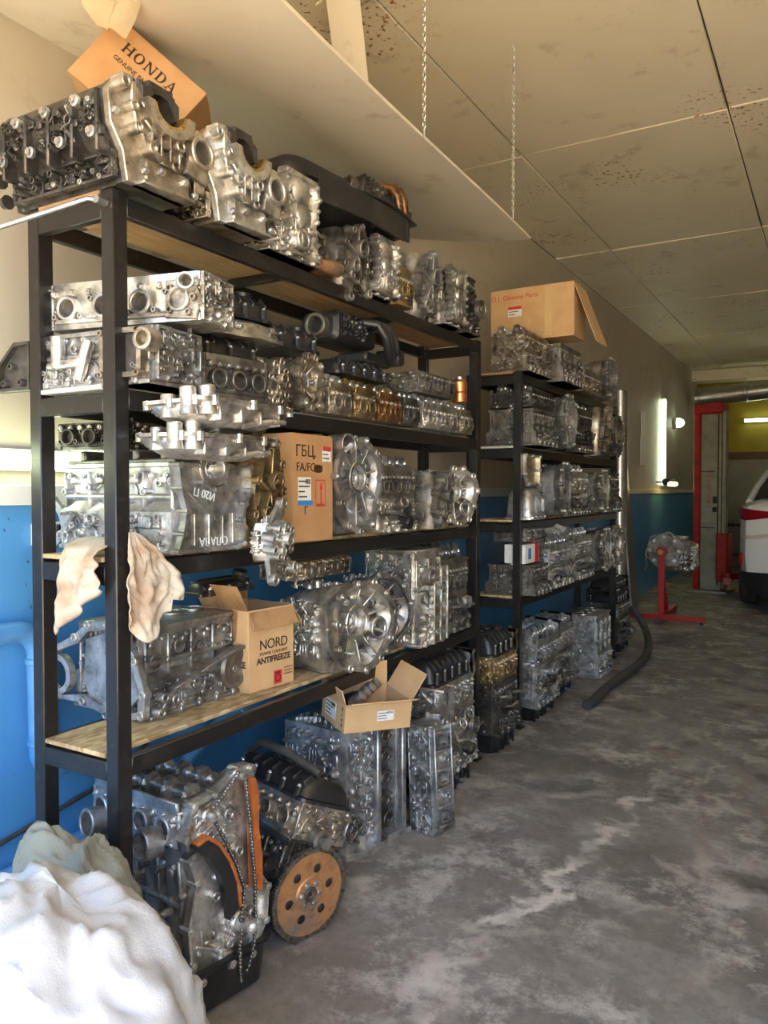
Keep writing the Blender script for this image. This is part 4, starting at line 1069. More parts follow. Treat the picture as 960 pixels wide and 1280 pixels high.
# rusty manifold, gear cases and dark block further along
it = Item('exhaust_manifold', 'rust-red exhaust manifold lying at the foot of the black plastic tray', 'manifold', (-1.76, 2.45, zt), S)
a = it.part('runners', 'rusty_plate')
for k in range(4): a.tube([(-.08+.05*k, .06, .02), (-.08+.05*k, .0, .035), (-.06+.04*k, -.05, .03), (.0, -.075, .03)], .019, 10)
a = it.part('flange', 'rusty_plate'); a.box((-.005, .065, .022), (.21, .014, .044), .004)
a = it.part('collector', 'rusty_plate'); a.lathe((.0, -.07, .03), (1, -.2, 0), [(.02, -.05), (.028, 0), (.03, .05), (.026, .06)], 12); it.done()
ribbed_case('gear_case', 'dull grey gear case next to the rusty manifold on the top shelf', (-1.84, 2.635, zt), S, .21, .34, .235, 21, 'alu_dull')
def t5b(it, O, rng): add_timing(it, O @ basis((0, -.165, .01), (1, 0, 0), (0, 0, 1), (0, -1, 0)), .19, .235, rng, 'alu_bright')
simple_block('engine_block', 'small bright block with waisted plate under the black tray end', (-1.85, 2.86, zt), S, .165, .30, .225, 22, 'alu_bright', 2, extra=t5b)
simple_head('cylinder_head_casting', 'brown varnished cylinder head on end between the grey block and bright block', (-1.83, 3.045, zt), S, .12, .30, .24, 23, 'alu_gold', 2, True, cat='cylinder head', capm='alu_brown')
ribbed_case('gear_case', 'pale dull gear case beside the bright waisted block near the end of the top shelf', (-1.84, 3.28, zt), S, .23, .34, .30, 24, 'alu_grey', lugs=False)
simple_block('engine_block', 'bright waisted engine block next to the dark block ending the top shelf', (-1.84, 3.53, zt), S, .175, .32, .28, 25, 'alu_bright', 2, extra=lambda it, O, rng: add_timing(it, O @ basis((0, -.175, .01), (1, 0, 0), (0, 0, 1), (0, -1, 0)), .19, .275, rng, 'alu_bright'))
def t7(it, O, rng): add_pulley(it, O, .05, .14, -.17, .05, 'alu_dull')
simple_block('engine_block', 'dark grimy engine block at the far end of the first top shelf', (-1.84, 3.775, zt), S, .165, .32, .31, 26, 'alu_dark', 2, extra=t7)
# black plastic tray lying over the blocks
it = Item('engine_undertray', 'large black plastic tray with padded lid lying across the top shelf blocks', 'plastic tray', (-1.84, 2.68, 2.575), (0, 0, S-.10))
a = it.part('tray', 'black_plastic'); N = 20
def tray_loop(k, z, sag=0): return [(x*.36*k+.0, y*.20*k, z+sag*math.sin(x*3+1)+(.05 if y < -.6 else 0)*(1-k)) for x, y in circ(1, 40, f=lambda a: (1/max(abs(math.cos(a)), abs(math.sin(a))))**.75*(1+.04*math.sin(5*a)))]
a.loft([tray_loop(.70, 0, .01), tray_loop(.86, .02, .015), tray_loop(.93, .085, .02), tray_loop(1.05, .10, .02), tray_loop(1.05, .107, .02), tray_loop(.90, .106, .015)])
for k in range(6): a.box((-.27+.11*k, -.185, .05), (.012, .03, .09), .004)
a.bar([(-.3, -.2), (0, -.215), (.3, -.19)], .012, .10)
b = it.part('padded_lid', 'black_plastic'); b.loft([[(x*.42*k-.17, y*.30*k+.02, z) for x, y in rrect(1, 1, .2, 5)] for z, k in ((.10, 1), (.125, 1.03), (.16, 1.0), (.178, .93), (.182, .8))]); it.done()
intake_manifold('intake_manifold', 'grimy brown intake manifold lying on the far end of the black plastic tray', (-1.80, 2.98, 2.70), (0, math.radians(8), S-.25), .27, .22, .17, 27, 'alu_dark', 2, 'alu_brown')
# slanted box with film
it = carton('cardboard_box', 'orange cardboard box leaning at a slant on the upturned block on the top shelf', (-2.06, 1.66, 2.735), (0, 0, 0), .36, .20, .24, 'cardboard', {'front': (0.02, .13), 'back': (0.02, .13), 'left': (0, .1), 'right': (0, .1)})
HB = it.o
it.done()
def honda(parent, M, s):
    m = MB(); m.M = M; W = s*.16; t = .0008
    def pl(pts): m.prism([(x*s, y*s) for x, y in pts], t, 0)
    def rectp(x0, y0, x1, y1): pl([(x0, y0), (x1, y0), (x1, y1), (x0, y1)])
    o = 0
    def serif(x0, x1, y): rectp(o+x0, y, o+x1, y+.08)
    # H
    rectp(o+.1, 0, o+.3, 1); rectp(o+.8, 0, o+1.0, 1); rectp(o+.3, .44, o+.8, .56)
    for x0, x1 in ((0, .4), (.7, 1.1)): serif(x0, x1, 0); serif(x0, x1, .92)
    o = 1.3                                                      # O
    n = 20
    for k in range(n):
        a, b_ = 2*PI*k/n, 2*PI*(k+1)/n
        pl([(o+.5+.52*math.cos(a), .5+.52*math.sin(a)), (o+.5+.52*math.cos(b_), .5+.52*math.sin(b_)), (o+.5+.30*math.cos(b_), .5+.42*math.sin(b_)), (o+.5+.30*math.cos(a), .5+.42*math.sin(a))])
    o = 2.55                                                     # N
    rectp(o+.12, 0, o+.22, 1); rectp(o+.9, 0, o+1.0, 1); pl([(o+.05, 1), (o+.32, 1), (o+1.0, 0), (o+.8, 0)])
    serif(0, .36, 0); serif(.76, 1.14, .92); serif(0, .3, .92)
    o = 3.9                                                      # D
    rectp(o+.1, 0, o+.3, 1); serif(0, .5, 0); serif(0, .5, .92)
    for k in range(10):
        a, b_ = -PI/2+PI*k/10, -PI/2+PI*(k+1)/10
        pl([(o+.45+.5*math.cos(a), .5+.5*math.sin(a)), (o+.45+.5*math.cos(b_), .5+.5*math.sin(b_)), (o+.45+.28*math.cos(b_), .5+.42*math.sin(b_)), (o+.45+.28*math.cos(a), .5+.42*math.sin(a))])
    o = 5.05                                                     # A
    pl([(o+.12, 0), (o+.22, 0), (o+.55, .86), (o+.5, 1)]); pl([(o+.75, 0), (o+1.0, 0), (o+.6, 1), (o+.5, 1)]); rectp(o+.28, .28, o+.86, .37)
    serif(0, .36, 0); serif(.66, 1.14, 0)
    ob = m.build('printed_name', 'ink_black', parent, 'stuff')
    return ob
honda(HB, on_front(.36, .20, .24, -.105, .165), .034)
text_mb('GENUINE PARTS', .021, on_front(.36, .20, .24, -.03, .135), 'ink_black', 'printed_line', HB)
_n = Vector((.62, -.78, .05)).normalized(); _r = Vector((0, 0, 1)).cross(_n).normalized(); _q = math.radians(40)
_u = (_r*math.cos(_q)-_n.cross(_r)*math.sin(_q)).normalized(); _v = _n.cross(_u)
HB.rotation_euler = basis((0, 0, 0), _u, -_n, _v).to_euler(); HB.location = Vector((-2.01, 1.83, 2.80))-_v*.12
# film hanging over the box from above
it = Item('plastic_film', 'clear yellowish plastic film draped over the slanted orange box', 'plastic film', (-1.93, 1.60, 3.02))
a = it.part('film', 'film_yellow')
a.grid(14, 14, lambda u, v: (-.10+.06*v+u*.24*(1-.75*v), .0-.015*math.sin(u*9+v*3)+.02*v+.05*u, .0-v*.10-.02*u*v+.006*math.sin(u*13)))
it.done()

# ================================================================== first rack, second shelf
z2 = 1.794+.001
def l22(it, O, rng):
    m = P(it, 'side_bracket', 'iron_dark', O); F = basis((-.26, -.10, 0), (1, 0, 0), (0, 0, 1), (0, -1, 0)); at(m, F)
    m.prism([(-.13, .005), (.02, .005), (.02, .15), (-.045, .15), (-.11, .09)], .012, 0, .002); m.rim([(-.13, .005), (.02, .005), (.02, .15), (-.045, .15), (-.11, .09)], .012, .03)
    for p in ((-.09, .03), (-.06, .08), (-.02, .03)): boss(m, p[0], p[1], .011, .02, .01)
    F = basis((.13, -.128, .085), (1, 0, 0), (0, 0, 1), (0, -1, 0))
    m = P(it, 'window_plate', 'alu_warm', O); at(m, F); m.rim(rrect(.15, .135, .02, 3), .018, .03, -.01); m.ring((.095, .03, -.01), (0, 0, 1), .032, .02, .05, .04, 16)
    for x in (-.066, .066):
        for y in (-.058, .058): boss(m, x, y, .010, .026)
    m = P(it, 'window_shade_sheet', 'shade_and_soot', O); at(m, F); m.box((0, 0, .005), (.12, .105, .006), .002)  # flat dark sheet behind the rim, painted shade of an open window
    m = P(it, 'shaft_stub', 'steel', O); m.cone((-.12, -.13, .06), (-.12, -.13, .15), .02, seg=14); m.cone((-.03, -.14, .02), (.0, -.13, .13), .017, seg=12); m.cone((-.16, -.12, .07), (-.02, -.14, .07), .015, seg=12)
simple_block('engine_block', 'short block with black side bracket lying under the three-port cylinder head', (-1.855, 1.60, z2), (0, 0, .10), .42, .24, .165, 31, 'alu_grey', 3, extra=l22, deck=False)
def l21(it, O, rng):
    m = P(it, 'coolant_neck', 'alu_bright', O); m.ring((.20, -.07, .095), (.5, -1, .05), .024, .017, .07, .05, 16)
    m = P(it, 'end_plate', 'alu_warm', O); at(m, basis((.19, -.075, .06), (1, 0, 0), (0, 0, 1), (0, -1, 0))); m.prism([(-.05, -.05), (.05, -.06), (.065, .0), (.04, .05), (-.05, .055)], .018, 0, .003)
    for p in ((-.03, -.03), (.03, -.04), (.045, .0), (-.03, .03)): boss(m, p[0], p[1], .011, .012, .016)
simple_head('cylinder_head_casting', 'silver cylinder head with three round ports on top of the short bracketed block', (-1.79, 1.62, 1.9745), (0, 0, .22), .50, .17, .135, 32, 'alu_bright', 4, False, pr=.026, extra=l21)
simple_head('cylinder_head_casting', 'dark grey cylinder head with paired ports low on the second shelf', (-1.80, 1.93, z2), (0, 0, S-.12), .25, .24, .135, 33, 'alu_dull', 3, False, pr=.024)
simple_cover('valve_cover', 'black valve cover lying on the dark grey paired-port head', (-1.82, 1.945, 1.931), (0, 0, S-.1), .30, .20, .075, 34, coils=0)
it = Item('cast_bracket', 'pale aluminium bracket sandwiched between two black valve covers', 'bracket', (-1.80, 1.99, 2.008), (0, 0, S-.05))
m = P(it, 'bracket_casting', 'alu_bright'); b = P(it, 'bolt_heads', 'steel', I4, m, 'stuff')
m.loft([[(x, y, z) for x, y in ((-.17, -.09), (-.02, -.105), (.04, -.13), (.17, -.11), (.18, .0), (.15, .08), (-.15, .08))] for z in (0, .012)]); m.loft([[(x*.95, y*q+.0, z) for x, y in ((-.17, -.08), (-.02, -.09), (.04, -.12), (.17, -.10), (.18, .0), (.15, .06), (-.15, .06))] for z, q in ((.01, 1), (.05, .9), (.062, .7))])
dress(m, b, basis((.02, -.085, .034), (1, 0, 0), (0, 0, 1), (0, -1, 0)), .28, .044, rng, 5, 1, .02, False)
it.done()
simple_cover('valve_cover', 'black ribbed valve cover topmost on the stack beside the three-port head', (-1.84, 1.98, 2.080), (0, 0, S-.06), .36, .22, .09, 35, coils=3)
# gold cam bearing halves and a bell on the shelf
ribbed_case('pump_case', 'warm-toned pump housing between the paired-port head and the silver bell housing', (-1.81, 2.145, z2), S, .12, .22, .16, 36, 'alu_warm', lugs=False, cat='pump housing')
gearbox('bell_housing', 'small warm silver bell housing under a black cover on the second shelf', (-1.80, 2.315, z2), (0, 0, S+.15), .095, .07, .22, 37, 'alu_warm', (0, 0), None, 'bell housing', 1.05)
simple_cover('valve_cover', 'black valve cover lying over the small warm silver bell housing', (-1.81, 2.28, 2.012), (0, 0, S-.05), .28, .22, .085, 38, coils=2)
intake_manifold('intake_manifold', 'black intake manifold with three curved runners on the second shelf heads', (-1.80, 2.80, 2.035), (0, 0, S+.05), .46, .30, .20, 39, 'black_plastic', 3)
simple_cover('valve_cover', 'flat black cover under the black curved-runner manifold', (-1.80, 2.72, 1.964), (0, 0, S), .40, .22, .065, 49, coils=0)
for k, (y, w, mt, cap, lab) in enumerate((
        (2.515, .135, 'alu_warm', 'alu_bright', 'pale cylinder head with one dark port beside the silver bell housing'),
        (2.70, .14, 'alu_gold', 'gold_cap', 'golden cylinder head under the black curved-runner manifold'),
        (2.905, .175, 'alu_brown', 'alu_gold', 'reddish brown varnished cylinder head on the second shelf'),
        (3.10, .125, 'alu_dark', 'alu_dark', 'nearly black cylinder head between the brown and the silver heads'),
        (3.40, .36, 'alu_bright', 'alu_bright', 'long silver cylinder head with shiny cam caps on the second shelf'),
        (3.70, .13, 'alu_warm', 'alu_bright', 'small oily cylinder head at the far end of the second shelf'))):
    simple_head('cylinder_head_casting', lab, (-1.80, y, z2), S, w, .24, .165, 40+k, mt, 4 if w > .3 else 2, True, capm=cap, pr=.022)
simple_head('cylinder_head_casting', 'grey upside-down cylinder head stacked on the long silver head', (-1.80, 3.40, 1.965), S, .36, .20, .10, 48, 'alu_dull', 4, False, pr=.022)
it = Item('oil_filter', 'copper coloured oil filter standing at the end of the second shelf', 'oil filter', (-1.74, 3.745, 1.963), 0)
a = it.part('canister', 'copper'); a.lathe((0, 0, 0), (0, 0, 1), [(.035, 0), (.042, .006), (.042, .05), (.038, .055), (.042, .06), (.042, .11), (.03, .125), (.01, .128)], 20)
a = it.part('top_nut', 'steel'); a.cone((0, 0, .125), (0, 0, .14), .014, seg=6); it.done()

# ================================================================== first rack, third shelf
z3 = 1.314+.001
def l32(it, O, rng):
    F = basis((.245, 0, .003), (0, 1, 0), (0, 0, .87), (1, 0, 0))
    m = P(it, 'front_plate', 'alu_grey', O); at(m, F); b = P(it, 'bolt_heads', 'steel', O, m, 'stuff'); at(b, F)
    out = [(-.155, 0), (-.04, -.0), (.10, .0), (.135, .01), (.13, .10), (.145, .16), (.175, .21), (.17, .30), (.06, .30), (.055, .24), (.01, .215), (-.05, .24), (-.06, .30), (-.15, .30), (-.14, .22), (-.12, .14), (-.135, .06)]
    m.prism(out, .022, 0, .003); m.rim(out, .013, .042, 0)
    for p in out: m.cone((p[0]*.95, p[1]*.96+.006, 0), (p[0]*.95, p[1]*.96+.006, .046), .0105, seg=9)
    for x in (-.075, -.015, .045, .09): rib(m, x, .02, x*1.0, .13, .008, .034)
    rib(m, -.10, .20, .02, .10, .009, .036); rib(m, .12, .21, .02, .10, .009, .036)
    c = P(it, 'main_bearing', 'alu_dull', O, m); at(c, F); n = 14
    c.M = c.base @ F @ T(0, .285, -.01)
    c.ring((0, 0, 0), (0, 0, 1), .064, .043, .05, .045, 24)
    c = P(it, 'bearing_shell', 'steel', O, m); c.M = c.base @ F @ T(0, .285, .0); c.ring((0, 0, 0), (0, 0, 1), .043, .038, .042, .04, 24)
    # left bell flange with a round opening
    F2 = basis((-.30, -.1225, .0), (1, 0, 0), (0, 0, 1), (0, -1, 0))
    c = P(it, 'starter_flange', 'alu_grey', O, m); at(c, F2); c.rim([(-.06, .03), (.02, .0), (.075, .05), (.06, .12), (.01, .165), (-.05, .16), (-.075, .10)], .028, .016); c.ring((.045, .04, 0), (0, 0, 1), .015, .007, .022, .016, 10)
    c = P(it, 'crankcase_top', 'alu_dull', O, m); c.box((0, 0, .27), (.48, .24, .02), .004)
    for k in range(4): c.box((-.18+.12*k, 0, .29), (.028, .22, .04), .006)
l3b = simple_block('engine_block', 'bare grey engine block with white chalk writing beside the hanging rags', (-1.905, 1.745, z3), (0, 0, 0), .49, .285, .27, 51, 'alu_blue', 4, extra=l32, deck=False, skirt=.5)
Ff = basis((.245+.0435, 0, .005), (0, 1, 0), (0, 0, 1), (1, 0, 0))
text_mb('СЛАВА', .036, basis((.245+.024, .01, .032), (0, -1, 0), (0, 0, -1), (1, 0, 0)), 'chalk', 'chalk_word', l3b)
text_mb('И20 П', .034, basis((.245+.025, -.03, .175), (0, -.98, .2), (0, -.2, -.98), (1, 0, 0)), 'chalk', 'chalk_word', l3b)
simple_head('cylinder_head_casting', 'dark cylinder head lying at the wall behind the chalk-marked block top', (-2.05, 1.72, 1.63), (0, 0, .15), .26, .17, .085, 52, 'alu_dark', 3, False, pr=.02)
oil_tray('oil_pan', 'silver upper oil pan lying on the chalk-marked block', (-1.60, 1.70, 1.588), (0, 0, S-.05), .40, .24, .07, 53)
oil_tray('oil_pan', 'silver upper oil pan stacked on its twin above the chalk-marked block', (-1.53, 1.68, 1.672), (math.radians(-3), 0, S+.02), .43, .24, .07, 54)
ribbed_case('gear_case', 'golden gear case with pointed lugs jutting past the third shelf edge by the box', (-1.80, 1.99, z3+.012), (0, 0, S+.1), .19, .36, .335, 55, 'alu_gold')
ribbed_case('pump_case', 'small silver bracket casting with an ear hanging over the third shelf rail', (-1.602, 1.965, z3-.04), (0, 0, S+.1), .13, .09, .12, 56, 'alu_bright', cat='bracket')
it = carton('cardboard_box', 'tall cardboard box with marker scrawl and red arrows between gear case and bell housing', (-1.80, 2.305, z3), (0, 0, S), .25, .28, .385, 'cardboard', {'front': (0, .14), 'back': (0, .14), 'left': (.0, .06), 'right': (0, .06)}, hole=(.035, .265, .062, .03))
W, D, H = .25, .28, .385
sticker(it, on_front(W, D, H, .085, .32), .055, .055, 'paper', 3); a = it.part('sticker_band', 'ink_red'); a.M = on_front(W, D, H, .085, .342) @ T(0, 0, .001); a.box((0, 0, .0006), (.055, .014, .001), .0002)
sticker(it, on_front(W, D, H, -.055, .19), .08, .085, 'paper', 4); a = it.part('tape_scrap', 'ink_blue'); a.M = on_front(W, D, H, -.05, .14); a.box((0, 0, .001), (.09, .018, .001), .0002)
a = it.part('arrow_frame', 'ink_red'); a.M = on_front(W, D, H, .045, .175); a.rim(rrect(.062, .10, .002, 1), .005, .0008)
b = it.part('arrow', 'ink_red', a, 'stuff'); b.M = a.M
for x in (.004,): b.box((x, -.01, .0006), (.007, .060, .0008), .0001); b.prism([(x-.010, .014), (x+.010, .014), (x, .042)], .0008)
b.box((0, -.042, .0006), (.045, .005, .0008), .0001)
o = it.done()
text_mb('ГБЦ,', .058, on_front(W, D, H, -.045, .325), 'ink_black', 'marker_word', o)
text_mb('FA/FC', .045, on_front(W, D, H, -.045, .268), 'ink_black', 'marker_word', o)
text_mb('Г', .04, on_front(W, D, H, -.045, .11), 'ink_black', 'marker_word', o)
gearbox('gearbox', 'upright gearbox with tall silver bell and grid ribs beside the tall marker-scrawled box', (-1.815, 2.60, z3), S, .165, .06, .34, 57, 'alu_grey', (.15, .15), None, 'gearbox', 1.18)
liner('cylinder_liner', 'shiny steel cylinder liner lying on the gearbox next to the tall box', (-1.80, 2.485, 1.640), (0, 0, S+.2), .042, .09, 'chrome liners above the gearbox')
liner('cylinder_liner', 'shiny steel cylinder liner lying on the gearbox, away from the tall box', (-1.66, 2.485, 1.635), (0, 0, S-.1), .042, .09, 'chrome liners above the gearbox')
full_engine('engine', 'dark small engine with round top pulley between two silver bells, third shelf', (-1.83, 3.02, z3), S, .32, .36, .345, 58, 'alu_bright', 'alu_dull', None, None, port=None, belt=True)
ribbed_case('gear_case', 'dark gear case with a rounded port beside the pale bell on the third shelf', (-1.79, 3.33, z3), S, .17, .34, .27, 59, 'alu_dull', lugs=False)
gearbox('gearbox', 'pale green-grey gearbox with tall bell at the far end of the third shelf', (-1.815, 3.61, z3), (0, 0, S-.35), .135, .07, .34, 60, 'alu_bright', (0, .1), (.4, -.5), 'gearbox', 1.1)

# ================================================================== first rack, bottom shelf
z4 = .764+.001
def l41(it, O, rng):
    F = basis((-.225, 0, 0), (0, -1, 0), (0, 0, 1), (-1, 0, 0))
    m = P(it, 'bell_flange', 'alu_grey', O); at(m, F)
    out = [(-.30, .06), (-.25, .025), (-.10, .03), (.02, .0), (.12, .0), (.19, .02), (.20, .09), (.16, .20), (.11, .27), (.03, .31), (-.07, .30), (-.14, .25), (-.25, .20), (-.31, .15)]
    m.rim(out, .03, .022); m.prism([(-.06, .03), (.10, .02), (.16, .08), (.10, .24), (.0, .27), (-.09, .24), (-.10, .10)], .012)
    for p in out: m.ring((p[0]*.95, p[1]*.95+.006, 0), (0, 0, 1), .016, .007, .03, .02, 10)
    c = P(it, 'starter_ring', 'alu_grey', O); at(c, F); c.rim(circ(.07, 24, -.225, .11), .02, .026)
    # lugs reaching to the box side
    m = P(it, 'mount_arm', 'alu_dull', O)
    for z in (.27, .215): m.loft([[(.19, -.16, z), (.19, -.05, z), (.19, -.05, z+.025), (.19, -.16, z+.025)], [(.27, -.14, z+.01), (.27, -.08, z+.01), (.27, -.08, z+.03), (.27, -.14, z+.03)]])
    m = P(it, 'pump_boss', 'alu_dull', O); m.lathe((.17, -.18, .10), (0, -1, 0), [(.075, -.05), (.075, .02), (.066, .03), (.05, .03), (.03, .018), (.012, .018)], 20); m.box((.19, -.17, .05), (.1, .06, .05), .01)
    m = P(it, 'side_rail', 'alu_grey', O); m.M = O @ basis((0, -.192, 0), (1, 0, 0), (0, 0, 1), (0, -1, 0)); m.bar([(-.20, .03), (-.14, .09), (-.02, .12), (.12, .16), (.2, .17)], .014, .03)
    for x, z in ((-.20, .03), (-.185, .075), (-.14, .06)): m.ring((x, z, 0), (0, 0, 1), .017, .008, .035, .02, 10)
simple_block('engine_block', 'dusty grey engine block with open bell flange on the bare chipboard of the lowest shelf', (-2.055, 1.925, z4), (0, 0, S), .42, .36, .295, 61, 'alu_grey', 4, extra=l41, skirt=.45)
it = carton('cardboard_box', 'open cardboard box with black antifreeze print on the bottom shelf', (-1.93, 2.255, z4), (0, 0, S-.10), .235, .25, .30, 'cardboard_light', {'front': (4.3, .075), 'left': (2.1, .11), 'right': (4.1, .10), 'back': (1.6, .10)}, flapm='cardboard_stained')
W, D, H = .235, .25, .30
a = it.part('red_stamp', 'ink_red'); a.M = on_front(W, D, H, .03, .035); a.box((0, 0, .0005), (.042, .05, .001), .0002)
b = it.part('stamp_ring', 'ink_black', a); b.M = on_front(W, D, H, .03, .032) @ T(0, 0, .0008); b.rim(circ(.015, 16), .004, .0008); b.box((0, .02, .0004), (.024, .005, .0008), .0002)
a = it.part('oil_stain', 'cardboard_stained'); a.M = on_left(W, D, H, .02, .22); a.prism([(-.10, -.06), (.02, -.085), (.08, -.03), (.09, .075), (-.11, .075)], .0006)
b = it.part('print_lines', 'ink_black', None, 'stuff'); b.M = on_front(W, D, H, .085, .05)
for k in range(3): b.box((0, .012*k-.01, .0005), (.045, .003, .0006), .0001)
o = it.done()
text_mb('NORD', .052, on_front(W, D, H, .01, .165), 'ink_black', 'printed_name', o, .95)
text_mb('POWER COOLANT', .017, on_front(W, D, H, .01, .133), 'ink_black', 'printed_line', o)
text_mb('ANTIFREEZE', .032, on_front(W, D, H, .01, .107), 'ink_black', 'printed_line', o, 1.0, .0009)
text_mb('ANTIFREEZE', .032, on_left(W, D, H, -.02, .10), 'ink_black', 'printed_line', o, 1.0, .0009)
gearbox('gearbox', 'big silver bell housing with offset round seat next to the antifreeze box', (-1.80, 2.61, z4), (0, 0, S-.12), .185, .085, .38, 62, 'alu_bright', (-.05, .05), (.55, -.15), 'gearbox', 1.0, ph=1)
gearbox('gearbox', 'gearbox with narrower dark-hubbed bell squeezed beside the big silver bell', (-1.86, 2.985, z4), (0, 0, S-.3), .155, .07, .28, 63, 'alu_grey', (.0, .2), (.3, -.5), 'gearbox', 1.15, ph=2)
def l46(it, O, rng):
    m = P(it, 'port_ring', 'alu_bright', O); m.ring((-.08, -.165, .33), (0, -1, 0), .04, .027, .04, .035, 20); m.ring((-.08, -.19, .33), (0, -1, 0), .017, .009, .03, .02, 12)
    m.tube([(-.02, -.17, .30), (.03, -.2, .275), (.06, -.18, .26)], .009, 8)
    m = P(it, 'rib_plate', 'alu_bright', O); at(m, basis((.05, -.16, .20), (1, 0, 0), (0, 0, 1), (0, -1, 0)))
    for k in range(6): m.box((0, -.17+.062*k, .01), (.17, .042, .025), .006)
    for k in range(3): m.box((-.07+.07*k, -.01, .012), (.010, .36, .034), .003)
simple_block('engine_block', 'silver block with ring port and stacked square ribs on the bottom shelf', (-1.82, 3.27, z4), S, .26, .32, .455, 64, 'alu_bright', 2, extra=l46, deck=False)
full_engine('engine', 'grimy grey engine with round pulleys at the far end of the bottom shelf', (-1.84, 3.63, z4), S, .34, .36, .455, 65, 'alu_dull', 'alu_dull', None, None, port=None)
simple_head('cylinder_head_casting', 'grey cylinder head lying on top of the big silver bell housing', (-1.92, 2.62, 1.142), (0, 0, S+.05), .40, .18, .075, 66, 'alu_warm', 4, False)
simple_cover('valve_cover', 'flat black cover lying between the antifreeze box and the back of the rack', (-2.0, 2.18, 1.115), (0, 0, S), .30, .09, .05, 67, coils=0)
it = Item('plastic_bottle', 'dark blue plastic bottle between the bells and the silver block', 'bottle', (-1.98, 2.93, 1.12), 0)
a = it.part('bottle_body', 'blue_plastic'); a.loft([[(x, y, z) for x, y in rrect(.08*k, .05*k, .012, 3)] for z, k in ((0, .95), (.005, 1), (.10, 1), (.12, .6), (.125, .35))])
a = it.part('cap', 'white_plastic'); a.cone((0, 0, .124), (0, 0, .145), .013, seg=14); it.done()

# ================================================================== on the floor under the first rack
def chain_strip(it, O, pts, parent=None):
    """roller chain: alternating links along a path"""
    m = P(it, 'timing_chain', 'chain_steel', O, parent, 'stuff')
    pts = [Vector(p) for p in pts]; st = .0095
    for a, b in zip(pts[:-1], pts[1:]):
        n = max(1, int((b-a).length/st)); d = (b-a)
        for k in range(n):
            c = a+d*((k+.5)/n); m.box(c, (.0105, .008, .016 if k % 2 else .011), .002, Matrix.Rotation(math.atan2(d.y, d.x), 3, 'Z'))
# engine with the bared timing chain; its chain end looks to the aisle
rng = random.Random(71)
it = Item('engine', 'bare engine with exposed timing chain and orange guide in a black pan', 'engine', (-1.755, 1.715, 0), (0, 0, math.radians(-10)))
L, Wd = .46, .27
m = P(it, 'oil_pan', 'black_pan'); pb = P(it, 'bolt_heads', 'steel', I4, m, 'stuff')
def plp(k, q, z): return [(x, y, z) for x, y in rrect(.53*k, .33*q, .05, 5)]
m.loft([plp(.86, .82, 0), plp(.92, .9, .012), plp(.96, .96, .12), plp(1.0, 1.0, .135), plp(1.02, 1.04, .138), plp(1.02, 1.04, .148), plp(.95, .93, .148), plp(.92, .90, .06), plp(.85, .8, .03)])
Kt = T(-.02, 0, .105) @ RY(math.radians(-4))
add_block(it, Kt, L, Wd, .36, rng, 'alu_dull', 4, .40, False, (1, 0))
add_head(it, Kt @ T(0, 0, .358), L*.98, Wd*.92, .17, rng, 'alu_grey', 4, True, .030, True, 'alu_dull')
for k in range(2):
    c = P(it, 'exhaust_elbow', 'alu_grey', Kt); x = -.16+.30*k; c.ring((x, -.14, .37), (0, -1, .1), .045, .034, .055, .05, 18)
    c2 = P(it, 'elbow_shade_disc', 'shade_and_soot', Kt, c); c2.cone((x, -.16, .371), (x, -.165, .371), .033, seg=16)  # dark disc paints the shade inside the elbow
for k in range(6):
    c = P(it, 'oil_line', 'alu_dull', Kt); x = -.18+.07*k; z = .10+.035*(k % 3); c.tube([(x, -.12, z), (x, -.165, z), (x+.05, -.17, z-.02)], .013, 10)
# timing face
FE = Kt @ basis((L/2, 0, 0), (0, 1, 0), (0, 0, 1), (1, 0, 0))
m = P(it, 'timing_face', 'alu_bright', FE); b = P(it, 'bolt_heads', 'steel', FE, m, 'stuff')
out = [(-.10, -.02), (.09, -.02), (.15, .06), (.165, .16), (.13, .22), (.125, .36), (.135, .46), (.12, .545), (.07, .55), (-.02, .50), (-.10, .49), (-.13, .40), (-.12, .33), (-.10, .26), (-.135, .14), (-.13, .04)]
m.prism(out, .02, -.004, .003); m.rim(out, .014, .045, -.004)
for p in out: m.cone((p[0]*.95, p[1]*.97+.006, 0), (p[0]*.95, p[1]*.97+.006, .048), .0115, seg=9); bolt(b, p[0]*.95, p[1]*.97+.006, .047, .006, .006)
for (x, y, r) in ((-.04, .38, .016), (.0, .33, .014), (.03, .42, .018), (-.08, .36, .02), (.06, .30, .016), (-.03, .20, .014), (.1, .1, .018)): m.ring((x, y, .01), (0, 0, 1), r, r*.5, .03, .02, 12)
for q in ((-.09, .44, .06, .50), (-.11, .37, .03, .42), (-.02, .24, .06, .33), (.0, .10, .10, .18), (-.10, .08, .02, .02)): rib(m, *q, .010, .03)
for (x0, x1, y0, y1) in ((-.09, .08, .27, .47), (-.10, .05, .02, .13), (.02, .13, .02, .2)): dress(m, b, FE.inverted() @ FE @ T((x0+x1)/2, (y0+y1)/2, .014), x1-x0, y1-y0, rng, 3, 3, .014, False, .7)
m.M = m.base; b.M = b.base
for (x, y, r) in ((-.055, .445, .020), (.055, .53, .017)): c = P(it, 'cam_sprocket', 'steel', FE); c.lathe((x, y, .01), (0, 0, 1), [(r*.7, 0), (r, .02), (r, .04), (r*.7, .044), (r*.6, .07), (r*.2, .072)], 16)
c = P(it, 'crank_sprocket', 'steel', FE); c.lathe((.055, .09, .01), (0, 0, 1), [(.034, 0), (.034, .02), (.026, .024), (.026, .05), (.02, .075), (.012, .076), (.012, .06)], 18)
c = P(it, 'pump_sprocket', 'steel', FE); c.lathe((.0, .0, .01), (0, 0, 1), [(.022, 0), (.03, .015), (.03, .03), (.012, .034), (.012, .05)], 16)
Oc = FE @ T(0, 0, .064)
